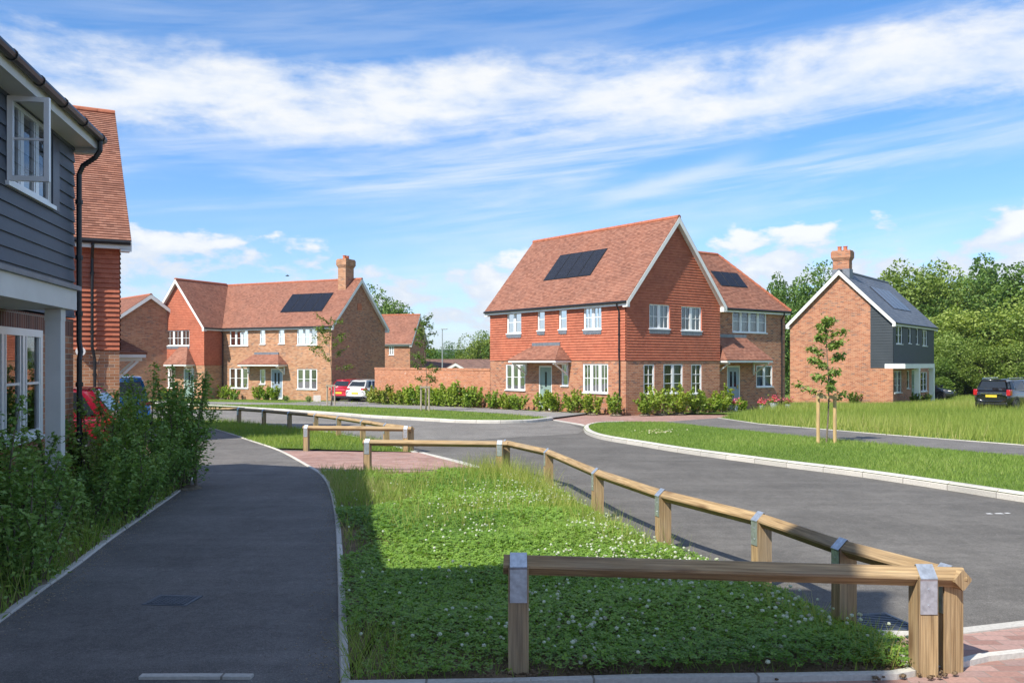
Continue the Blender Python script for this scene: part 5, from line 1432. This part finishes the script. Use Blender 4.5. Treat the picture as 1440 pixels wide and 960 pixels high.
gq = []
for pts_, sg in ((PL, -1), (PR, 1)):
    for p in pts_:
        if 4.8 < p.y < 16:
            m = 26; gq.append(np.stack([p.x - sg * np.abs(rng.normal(.05, .11, m)), p.y + rng.uniform(-.3, .3, m)], 1))
gq = np.concatenate(gq); n = len(gq)
cen = np.stack([gq[:, 0], gq[:, 1], -SL * gq[:, 1] + .034], 1); rad = rng.uniform(.002, .006, n)
V = (fv[None] * rad[:, None, None, None] * np.array([1.3, 1, .6]) * rng.uniform(.7, 1.3, (n, len(fv), 1, 1)) + cen[:, None, None, :]).reshape(-1, 3)
tag(arr_mesh('grit', V, 3, M['gravel'], None), 'loose grit along the edges of the near footpath', 'grit', None, 'stuff')

# ------------------------------------------------------------------ other verges and the meadow
def turf(name, label, poly, n0, dz, h, wd, mat, lean=(.2, .9), seed=1, tmean=.45, patch=1.0, clear=None):
    rng = np.random.default_rng(seed); x, y = fill(poly, n0, rng)
    if clear:
        q = np.array([(p[0], p[1]) for p in clear[0]]); ok = np.ones(len(x), bool)
        for i in range(len(q) - 1):
            e = q[i + 1] - q[i]; t = np.clip(((x - q[i, 0]) * e[0] + (y - q[i, 1]) * e[1]) / max(e @ e, 1e-9), 0, 1)
            ok &= np.hypot(x - q[i, 0] - t * e[0], y - q[i, 1] - t * e[1]) > clear[1]
        x, y = x[ok], y[ok]
    n = len(x)
    t = lump(x, y, patch, seed + 40); P = np.stack([x, y, np.where(y < 140, -SL * y, -SL * 140) + dz], 1)
    g = arr_mesh(name, blades(P, rng.uniform(h[0], h[1], n) * (.65 + .7 * t), rng.uniform(wd[0], wd[1], n), rng.uniform(lean[0], lean[1], n), rng), 3, mat, None, tmean + .4 * (t - .5) + rng.normal(0, .16, n))
    return tag(g, label, 'grass', None, 'stuff')
turf('grass', 'grass on the far verge behind the short knee rail', verge2, 60000, .03, (.05, .18), (.008, .018), M['grass'], seed=2)
rng = np.random.default_rng(77)
isl_in = [(p[0], p[1]) for p in isl_poly]
turf('grass', 'mown green grass of the strip behind the raised kerb', isl_in, 150000, .095, (.03, .085), (.008, .016), M['grass'], seed=3, patch=.9, clear=(isl_road, .18))
far_v = xy(flo) + xy([p for p in far_kerb if p.x > -30])[::-1]
turf('grass', 'mown grass of the strip in front of the far pavement', far_v, 45000, .094, (.04, .10), (.015, .03), M['grass'], seed=4, clear=(far_kerb, .16))
mead = xy(g2((1016, 590))) + xy(fp_up)[1:] + [(62, 24), (62, 66), (33, 68), (30, 57), (24, 53.2), (16, 49.5), (13.0, 44.6)]
turf('meadow_grass', 'long uncut meadow grass on the right', mead, 330000, .08, (.16, .44), (.012, .028), M['meadow'], (.1, .6), 5, .5, .35)
turf('grass', 'grass round the far end of the black boarded house', [(30, 57), (33, 68), (62, 66), (70, 95), (25, 95), (26, 66)], 40000, .08, (.1, .3), (.03, .05), M['grass'], seed=6)
gard = [(-40, 70)] + xy(fup) + [(11.9, 43.5), (8, 41.6), (4.6, 38.7), (-1.2, 46.5), (-9, 56.5), (-13.4, 62), (-20, 64.8)]
turf('grass', 'short front garden grass before the far houses', gard, 16000, .085, (.04, .12), (.02, .035), M['grass'], seed=7)
# little white flower clump on the right verge
c = G(925, 616); rng = np.random.default_rng(3); n = 90
C = np.stack([rng.normal(c.x, .25, n), rng.normal(c.y, .2, n), np.full(n, gz(c.y) + .19) + rng.normal(0, .03, n)], 1)
tag(arr_mesh('daisy_clump', leaf_quads(C, .05, .05, rng, 1.5), 4, M['petal'], None, rng.random(n)), 'small clump of white flowers in the mown strip near the kerb', 'flower clump')

# ------------------------------------------------------------------ hedge and shrubs by the houses
protos = []
def garden_bush(label, x, y, h, r, mat, group, seed, name='shrub', ln=.14, nl=520, nst=11, dz=.08, spread=.16, cat='shrub'):
    return bush(name, label, cat, W(x, y, dz), h, r, nst, nl, ln, mat, group, seed, spread=spread, wd=.6)
hp = [bush('hedge_plant', 'leafy hedge plant in the row along the garden wall', 'hedge plant', W(0, 30, .08), 1.15, .52, 14, 760, .15, M['leaf_copper'], 'hedge plants along the garden wall', 300 + k, spread=.17, wd=.6) for k in range(3)]
hp += [bush('hedge_plant', 'leafy hedge plant in the row along the garden wall', 'hedge plant', W(0, 30, .08), 1.3, .58, 15, 900, .16, M['leaf_laurel'], 'hedge plants along the garden wall', 310 + k, spread=.17, wd=.6) for k in range(3)]
rng = np.random.default_rng(9); cnt = 0; used = set()
NH = 19
for i in range(NH):
    t = .35 + 11.7 * i / (NH - 1)                     # along the wall from the corner house
    px, py = -1.15 - .603 * t - .798 * .75, 47.2 + .798 * t - .603 * .75
    src = hp[3 + cnt % 3] if t < 7.2 else hp[cnt % 3]
    o = copy_tree(src) if src.name in used else src
    used.add(src.name)
    o.location = W(px + rng.normal(0, .06), py + rng.normal(0, .06), .08); o.rotation_euler = (0, 0, rng.uniform(0, 6.28))
    s_ = rng.uniform(.88, 1.1); o.scale = (s_, s_, s_ * rng.uniform(.9, 1.08)); cnt += 1
def along(H, x, y): return H.o + H.X * x + H.Yv * y
for i, (H, x, y, h, r, lb) in enumerate([
    (H2, -.95, 8.6, .95, .55, 'bright shrub under the left ground floor window of the corner house'),
    (H2, -.9, 7.5, .85, .45, 'bright shrub between the left window and the sage green door'),
    (H2, -.9, 4.6, .95, .5, 'bright shrub just right of the sage green door'),
    (H2, -.95, 3.6, .9, .5, 'bright shrub under the small hall window'),
    (H2, -.9, 2.4, 1.0, .5, 'bright shrub under the large ground floor window by the downpipe'),
    (H2, -.85, 1.2, 1.0, .5, 'bright shrub left of the house corner downpipe'),
    (H2, .3, -.85, 1.0, .45, 'bright shrub at the corner of the tile hung gable'),
    (H2, -.9, 6.5, .85, .45, 'bright shrub just left of the sage green door'),
    (H2, -.7, -.1, .95, .5, 'bright shrub in front of the downpipe at the house corner'),
    (H2, 1.3, -.85, 1.25, .6, 'full shrub under the left gable window'),
    (H2, 2.4, -.9, 1.2, .6, 'full shrub under the middle gable window'),
    (H2, 3.5, -.9, 1.15, .6, 'full shrub between the middle and right gable windows'),
    (H2, 4.6, -.85, .95, .5, 'shrub under the right gable window'),
    (H2, 5.7, -.8, 1.2, .55, 'full shrub at the right end of the gable beside the porch'),
    (H1, -.8, 9.3, 1.25, .75, 'yellow green shrub in the inner corner of the long house'),
    (H1, -.8, 8.2, .9, .5, 'small yellow green shrub right of the inner corner downpipe'),
    (H1, -.8, 6.0, 1.15, .55, 'upright yellow green shrub under the porch end of the long house'),
    (H1, -.8, 5.2, 1.2, .6, 'upright yellow green shrub beside the blue grey door'),
    (H1, -.8, 4.4, 1.1, .5, 'yellow green shrub left of the blue grey door'),
    (H1, -2.6, 13.0, .9, .6, 'yellow green shrub before the projecting gable'),
    (H3, 1.2, -1.0, .75, .5, 'shrub at the black boarded corner in the meadow'),
    (H3, 3.2, -1.2, .7, .5, 'shrub beside the first white porch post'),
    (H3, -.6, 2.2, .8, .6, 'low shrub against the brick gable beyond the meadow'),
    (H2, 8.0, .1, .6, .4, 'low plant among the flower pots'),
    ]):
    p = along(H, x, y)
    if H is H2 and r > .41: h, r = h * 1.12, r * 1.38
    garden_bush(lb, p.x, p.y, h, r, M['leaf_laurel'] if H is not H3 else M['leaf_young'], 'shrubs in front of the far houses', 400 + i, ln=.135 if H is not H1 else .16, nl=1050 if H is H2 else 700, nst=16)
for i, (px, py, lb) in enumerate([(402.5, 566, 'small round clipped bush just right of the blue grey door'), (434, 567.5, 'small round clipped bush near the meter box of the long house'), (330, 564, 'small round clipped bush under the arched window of the long house')]):
    c = G(px, py); bush('clipped_bush', lb, 'bush', W(c.x, c.y, .08), .5, .24, 14, 420, .07, M['leaf_shrub'], 'clipped bushes by the long house', 450 + i, spread=.2)

# ------------------------------------------------------------------ young staked trees
def limb_path(a, b, rng, k=5, wob=.06):
    a, b = np.array(a, float), np.array(b, float); L_ = np.linalg.norm(b - a)
    return [a + (b - a) * t + rng.normal(size=3) * wob * L_ * math.sin(t * math.pi) for t in np.linspace(0, 1, k)]
def young_tree(label, px, py, Y, h, spread, first, nbr, nlf, ln, mat, dz, seed, sh, sdx, smat, grp='young staked trees', nst=2):
    rng = np.random.default_rng(seed); x = (px - CX) / F * Y
    root = tag(empty('young_tree', (x, Y, gz(Y) + dz)), label, 'tree', grp)
    tr = [np.array([math.sin(z * 1.3) * .02 * h, 0, z]) for z in np.linspace(-.1, h, 9)]
    mb = MB(); mb.tube(tr, list(np.linspace(.024, .007, 9)), 6); 
    brs = []
    for k in range(nbr):
        t = first + (1 - first) * (k + rng.random() * .6) / nbr
        z = h * t; a = k * 2.4 + rng.normal(0, .4); ln_ = spread * (1.0 - .62 * (t - first) / (1 - first)) * rng.uniform(.6, 1.1)
        e = np.array([math.cos(a) * ln_, math.sin(a) * ln_, z + ln_ * rng.uniform(.1, .7)])
        p = limb_path([math.sin(z * 1.3) * .02 * h, 0, z], e, rng); brs.append(p); mb.tube(p, [.010, .008, .006, .005, .003], 5)
    mb.build('trunk', M['bark'], root)
    C = []; D = []
    per = nlf // (nbr + 1)
    for p in brs + [tr[-3:]]:
        p = np.array(p); s = rng.uniform(.25, 1.05, per) * (len(p) - 1); i = np.minimum(s.astype(int), len(p) - 2); f = (s - i)[:, None]
        q = p[i] * (1 - f) + p[i + 1] * f; tw = unit(rng.normal(size=(per, 3)))
        C.append(q + tw * rng.uniform(.01, .13, per)[:, None] * (h / 3.2)); D.append(tw + [0, 0, -.2])
    C = np.concatenate(C); D = np.concatenate(D); n = len(C)
    arr_mesh('crown', leaf_quads(C, ln * rng.uniform(.6, 1.2, n), ln * .6 * rng.uniform(.6, 1.2, n), rng, .4, D, .15), 4, mat, root, rng.normal(.5, .25, n))
    st = tag(empty('tree_stake', (x, Y, gz(Y) + dz)), sdx[2], 'tree stakes', 'stakes of the young trees')
    offs = [(-sdx[0], 0), (sdx[1], -.05)] + ([(0, .3)] if nst == 3 else [])
    for ox, oy in offs:
        mb = MB(); mb.tube([(ox, oy, -.3), (ox, oy, sh)], .044, 8); mb.build('stake', M[smat], st)
    mb = MB(); mb.box(-sdx[0] - .06, sdx[1] + .06, -.11, -.075, sh - .13, sh - .05) if nst == 2 else mb.box(-sdx[0] - .06, sdx[1] + .06, -.10, -.06, sh - .1, sh - .02)
    mb.build('cross_rail', M[smat], st)
    mb = MB(); mb.box(-.03, .03, -.074, .03, sh - .12, sh - .07); mb.build('tie', M['black'], st)
young_tree('young staked tree with large leaves on the right verge', 1162, 628, 21.8, 3.05, .78, .33, 17, 1500, .12, M['leaf_tree_light'], .095, 21, 1.22, (.20, .19, 'two round timber stakes with a cross rail on the right verge'), 'stake')
young_tree('slender young tree before the garden wall', 598, 580, 43.0, 4.5, .95, .28, 22, 1200, .13, M['leaf_young'], .094, 22, 1.2, (.2, .19, 'timber stakes round the slender tree before the garden wall'), 'stake_grey', nst=3)
young_tree('thin spreading young tree in front of the long house corner', 465, 572, 51.0, 4.9, 1.7, .40, 13, 800, .16, M['leaf_young'], .094, 23, 1.2, (.2, .24, 'timber stakes round the thin tree before the long house'), 'stake_grey', nst=3)

# ------------------------------------------------------------------ woodland and distant trees
def crown_pts(n, R3, ncl, rng, clump=(.22, .4), low_cut=-.75):
    cc = unit(rng.normal(size=(ncl, 3))) * (rng.uniform(.25, 1, (ncl, 1)) ** .5); cc[:, 2] = np.maximum(cc[:, 2], low_cut)
    cr = rng.uniform(clump[0], clump[1], ncl)
    i = rng.integers(0, ncl, n); d = unit(rng.normal(size=(n, 3))); rr = cr[i] * rng.uniform(.55, 1.0, n) ** .5
    P = (cc[i] + d * rr[:, None]) * np.array(R3)
    return P, d, rng.uniform(.2, .75, ncl)[i]
TREE = {}
def tree(label, x, y, h, r, kind, grp, seed, name='tree', base=.12, cat='tree', n=12500, ls=.31):
    key = (kind, seed % 3)
    rng = np.random.default_rng(1000 + seed)
    z0 = gz(y)
    if key not in TREE:
        root = empty(name, (0, 0, 0)); rg = np.random.default_rng(50 + seed % 3 + len(TREE) * 7)
        H_, R_ = 10.0, 4.0; hb = H_ * base; cz = (H_ + hb) / 2; rz = (H_ - hb) / 2
        mb = MB(); mb.tube([(0, 0, -.3), (.1, 0, 1.5), (0, .1, 4), (.1, 0, 7.5)], [.32, .26, .2, .08], 7)
        for k in range(11):
            a = k * 2.4; z = rg.uniform(1.6, 6.5); ln_ = rg.uniform(1.6, 3.2)
            p = limb_path([0, 0, z], [math.cos(a) * ln_, math.sin(a) * ln_, z + ln_ * rg.uniform(.4, 1.0)], rg); mb.tube(p, [.12, .10, .07, .05, .03], 5)
        mb.build('trunk', M['bark'], root)
        P, d, t = crown_pts(n, (R_, R_, rz), 60, rg)
        P[:, 2] += cz
        dd = d + rg.normal(size=d.shape) * .5
        sz = ls * rg.uniform(.6, 1.25, n)
        arr_mesh('crown', leaf_quads(P, sz, sz * .65, rg, .35, None, .1), 4, M[{'dark': 'leaf_tree', 'light': 'leaf_tree_light'}[kind]], root, t + rg.normal(0, .14, n))
        TREE[key] = root; o = root
    else: o = copy_tree(TREE[key])
    o.location = (x, y, z0); o.rotation_euler = (0, 0, rng.uniform(0, 6.28)); o.scale = (r / 4.0, r / 4.0, h / 10.0)
    tag(o, label, cat, grp)
    return o
WG = 'trees of the wood beyond the black boarded house'
wood = []   # photo x, distance, photo y of the top, crown radius, kind
for row in [(1275, 88, 383, 4.2, 'light', 'pale tree at the left edge of the wood, just clear of the grey roof'), (1312, 90, 388, 3.8, 'light', 'pale tree second from the left edge of the wood'),
            (1348, 86, 380, 3.8, 'light', 'light green tree in the middle of the wood with thin crown'), (1378, 92, 376, 4.4, 'dark', 'dark topped tree rising above the light ones in the wood'),
            (1402, 84, 374, 4.2, 'dark', 'tallest dark tree of the wood'), (1435, 82, 386, 4.6, 'dark', 'dark broad tree at the right edge of the view'),
            (1480, 80, 380, 5, 'dark', None), (1530, 84, 384, 5, 'dark', None), (1590, 82, 382, 5, 'light', None), (1660, 84, 384, 5.4, 'dark', None),
            (1330, 78, 440, 3.6, 'light', 'lower bushy tree at the front of the wood, right of the porch'), (1362, 76, 450, 3.6, 'dark', 'lower dark tree at the front of the wood behind the black estate car'),
            (1396, 75, 430, 3.8, 'light', 'lower light tree at the front of the wood above the black estate car'), (1432, 74, 440, 3.8, 'light', 'lower light tree at the front of the wood by the right edge'),
            (1480, 74, 440, 4, 'dark', None), (1300, 84, 430, 3.6, 'dark', 'dark tree low behind the right end of the boarded house'), (1255, 92, 420, 4, 'dark', 'dark tree hidden behind the grey roof')]:
    px, Y, py, r, kd, lb = row
    h = EYE + (HZ - py) / F * Y - gz(Y)
    tree(lb or 'tree of the wood beyond the right edge of the view', (px - CX) / F * Y, Y, h, r, kd, WG, px, base=.03)
for i in range(13):
    px = 1300 + i * 26; Y = 71 + (i * 37 % 5)
    x = (px - CX) / F * Y
    tree('low bushy sapling at the foot of the wood', x, Y, 3.6 + (i * 7 % 4) * .5, 2.2, 'light' if i % 2 else 'dark', 'saplings along the foot of the wood', 60 + i, name='sapling', base=.0, cat='sapling')
for i, (px, Y, py, r, kd, lb) in enumerate([(1128, 84, 377, 3.7, 'dark', 'round dark tree between the corner house and the brick chimney'), (1100, 86, 398, 2.6, 'dark', 'small dark tree just above the hipped roof'),
        (1160, 86, 392, 3.2, 'dark', 'dark tree behind the brick chimney'),
        (541, 96, 408, 3.2, 'dark', 'dark tree rising behind the gable of the long house'), (520, 100, 425, 3, 'dark', 'dark tree mostly hidden by the long house roof'),
        (629, 120, 486, 2.6, 'dark', 'small round dark tree behind the street lamp'), (612, 126, 492, 2.2, 'dark', 'small dark tree left of the street lamp'), (646, 128, 494, 2.0, 'dark', 'small dark tree right of the street lamp'),
        (676, 104, 467, 2.9, 'light', 'green tree beside the left eave of the corner house'), (697, 104, 468, 3.0, 'dark', 'tree half hidden by the corner house wall'), (664, 110, 492, 2.0, 'light', 'low bushy tree at the end of the bungalow')]):
    h = EYE + (HZ - py) / F * Y - gz(Y)
    tree(lb, (px - CX) / F * Y, Y, h, r, kd, 'trees behind the houses', i, base=.06)
# distant hedgerow trees so that the land does not end bare
for i in range(26):
    x = -330 + i * 27 + (i * 53 % 11); y = 235 + (i * 29 % 60)
    if -40 < x < 20: y += 60
    tree('distant field tree on the low horizon', x, y, 8 + i % 3, 6.5, 'dark', 'distant field trees', 200 + i, base=.0)

# thin summer air between here and the hills
hz = MB(); hz.box(-3200, 3200, -60, 2700, -8, 62)
ho = hz.build('haze', None); tag(ho, 'thin summer haze', 'haze', None, 'stuff')
hm = bpy.data.materials.new('haze_air'); hm.use_nodes = True; ht = hm.node_tree
for n_ in list(ht.nodes): ht.nodes.remove(n_)
hout = ht.nodes.new('ShaderNodeOutputMaterial'); hv = ht.nodes.new('ShaderNodeVolumePrincipled')
hv.inputs['Color'].default_value = (.78, .87, 1, 1); hv.inputs['Density'].default_value = .00016; hv.inputs['Anisotropy'].default_value = .2
ht.links.new(hv.outputs[0], hout.inputs['Volume']); ho.data.materials.append(hm)

# ================================================================== camera, light, sky
cam = bpy.data.cameras.new('camera'); co = bpy.data.objects.new('camera', cam); COL.objects.link(co)
co.location = (0, 0, EYE); co.rotation_euler = (R(90), 0, 0)
cam.sensor_width = 36; cam.lens = 36 * F / 1440; cam.shift_y = (HZ - 480) / 1440.0
cam.clip_start = .05; cam.clip_end = 20000
S.camera = co
SUN_EL, SUN_AZ = 47.0, 41.0                     # height; light travels towards +x +y
tr = Vector((math.sin(R(SUN_AZ)) * math.cos(R(SUN_EL)), math.cos(R(SUN_AZ)) * math.cos(R(SUN_EL)), -math.sin(R(SUN_EL))))
sun = bpy.data.lights.new('sun', 'SUN'); sun.energy = 4.2; sun.angle = R(.53); sun.color = (1.0, .93, .82)
so = bpy.data.objects.new('sun', sun); COL.objects.link(so); so.rotation_euler = tr.to_track_quat('-Z', 'Y').to_euler(); so.location = (-30, -30, 40)
wd = bpy.data.worlds.new('World'); S.world = wd; wd.use_nodes = True
nt = wd.node_tree
for n_ in list(nt.nodes): nt.nodes.remove(n_)
out = nt.nodes.new('ShaderNodeOutputWorld'); bg = nt.nodes.new('ShaderNodeBackground'); L(nt, bg.outputs[0], out.inputs[0])
sky = nt.nodes.new('ShaderNodeTexSky'); sky.sky_type = 'NISHITA'; sky.sun_disc = False
sky.sun_elevation = R(SUN_EL); sky.sun_rotation = R(180 + SUN_AZ); sky.air_density = 1.0; sky.dust_density = .3; sky.ozone_density = 1.6; sky.altitude = 0
tc = nt.nodes.new('ShaderNodeTexCoord'); sp = nt.nodes.new('ShaderNodeSeparateXYZ'); L(nt, tc.outputs['Generated'], sp.inputs[0])
dx, dy, dzn = sp.outputs
az = mth(nt, 'ARCTAN2', dx, dy)
hyp = mth(nt, 'SQRT', mth(nt, 'ADD', mth(nt, 'MULTIPLY', dx, dx), mth(nt, 'MULTIPLY', dy, dy)))
el = mth(nt, 'DIVIDE', dzn, mth(nt, 'MAXIMUM', hyp, .02))
def vec(x, y, z=0.0):
    c = nt.nodes.new('ShaderNodeCombineXYZ')
    for i, v in enumerate((x, y, z)):
        if hasattr(v, 'is_linked'): L(nt, v, c.inputs[i])
        else: c.inputs[i].default_value = v
    return c.outputs[0]
def sstep(v, a, b):
    m = nt.nodes.new('ShaderNodeMapRange'); m.interpolation_type = 'SMOOTHSTEP'
    L(nt, v, m.inputs[0]); m.inputs[1].default_value = a; m.inputs[2].default_value = b
    return m.outputs[0]
def lin(*terms):
    r = None
    for v, k in terms:
        t = mth(nt, 'MULTIPLY', v, k) if v is not None else k
        r = t if r is None else mth(nt, 'ADD', r, t)
    return r
# broad bank of cloud across the upper sky
n1 = noise(nt, vec(mth(nt, 'MULTIPLY', az, 3.2), mth(nt, 'MULTIPLY', el, 8.0), 3.1), 1.6, 9, .62, .25)
n2 = noise(nt, vec(mth(nt, 'MULTIPLY', az, 9), mth(nt, 'MULTIPLY', el, 20.0), 7.7), 1.3, 8, .65, .2)
cen = lin((az, .03), (None, .296))
d = mth(nt, 'DIVIDE', mth(nt, 'SUBTRACT', el, cen), .060)
band = mth(nt, 'SUBTRACT', 1.0, mth(nt, 'MULTIPLY', d, d))
v = lin((band, .42), (mth(nt, 'SUBTRACT', n1, .5), 1.15), (mth(nt, 'SUBTRACT', n2, .5), .55))
bank = sstep(v, .05, .56)
# low heaps over the horizon
n3 = noise(nt, vec(mth(nt, 'MULTIPLY', az, 11), mth(nt, 'MULTIPLY', el, 22.0), 1.3), 1.2, 8, .55, .1)
d = mth(nt, 'DIVIDE', mth(nt, 'SUBTRACT', el, lin((mth(nt, 'ABSOLUTE', az), .08), (None, .064))), .048)
lowb = mth(nt, 'SUBTRACT', 1.0, mth(nt, 'MULTIPLY', d, d))
heaps = sstep(lin((lowb, .2), (mth(nt, 'SUBTRACT', n3, .5), 1.7)), .05, .24)
# thin streaks
n4 = noise(nt, vec(lin((az, 2.2), (el, -2.0)), lin((el, 22.0), (az, -2.4)), 5.0), 1.2, 8, .6, .4)
n5 = noise(nt, vec(mth(nt, 'MULTIPLY', az, 2), mth(nt, 'MULTIPLY', el, 5), 9.0), 1.1, 4, .5)
cir = mth(nt, 'MULTIPLY', mth(nt, 'MULTIPLY', sstep(n4, .38, .74), sstep(n5, .30, .60)), mth(nt, 'MULTIPLY', .8, mth(nt, 'SUBTRACT', 1.0, mth(nt, 'MULTIPLY', sstep(el, .26, .36), .7))))
# one slanting streak over the corner house
al = lin((az, .963), (el, .27)); ac = lin((az, -.27), (el, .963))
k1 = mth(nt, 'DIVIDE', mth(nt, 'SUBTRACT', ac, lin((n2, .018), (None, .136))), .010)
k2 = mth(nt, 'DIVIDE', mth(nt, 'SUBTRACT', al, .225), .085)
stk = mth(nt, 'MULTIPLY', mth(nt, 'POWER', 2.718, mth(nt, 'MULTIPLY', mth(nt, 'ADD', mth(nt, 'MULTIPLY', k1, k1), mth(nt, 'POWER', mth(nt, 'ABSOLUTE', k2), 4.0)), -1.0)), .5)
skyc = mixc(nt, 1.0, sky.outputs[0], mixc(nt, sstep(el, .0, .34), (.50, .58, .78), (.33, .57, .80)), 'MULTIPLY')
up = sstep(dzn, -.02, .02)
def over(col, mask, white):
    return mixc(nt, mth(nt, 'MULTIPLY', mask, up), col, white)
WHITE = 4.15
cs = mixc(nt, sstep(n1, .35, .7), (WHITE * .86, WHITE * .92, WHITE * 1.0), (WHITE * 1.0, WHITE * 1.0, WHITE * .985))
c_ = over(skyc, cir, (WHITE * .93, WHITE * .97, WHITE))
c_ = over(c_, stk, (WHITE * .93, WHITE * .97, WHITE))
c_ = over(c_, mth(nt, 'MULTIPLY', bank, .93), cs)
# unseen broken cloud added above the view to brighten and neutralise the shade
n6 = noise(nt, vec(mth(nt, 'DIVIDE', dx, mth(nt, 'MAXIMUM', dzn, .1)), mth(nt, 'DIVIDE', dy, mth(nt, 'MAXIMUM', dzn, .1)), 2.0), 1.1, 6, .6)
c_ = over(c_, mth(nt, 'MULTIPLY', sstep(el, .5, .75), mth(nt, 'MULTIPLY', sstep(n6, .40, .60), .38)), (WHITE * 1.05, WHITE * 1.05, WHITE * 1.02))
hs = mixc(nt, sstep(n3, .5, .68), (WHITE * .78, WHITE * .84, WHITE * .93), (WHITE * 1.02, WHITE * 1.02, WHITE))
c_ = over(c_, mth(nt, 'MULTIPLY', heaps, .9), hs)
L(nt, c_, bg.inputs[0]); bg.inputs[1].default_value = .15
S.view_settings.view_transform = 'Standard'; S.view_settings.look = 'None'; S.view_settings.exposure = 0.72; S.view_settings.gamma = 1.0
S.view_settings.use_curve_mapping = False
S.cycles.use_denoising = True
S.cycles.max_bounces = 8; S.cycles.transparent_max_bounces = 12; S.cycles.diffuse_bounces = 3; S.cycles.glossy_bounces = 3
S.cycles.caustics_reflective = False; S.cycles.caustics_refractive = False
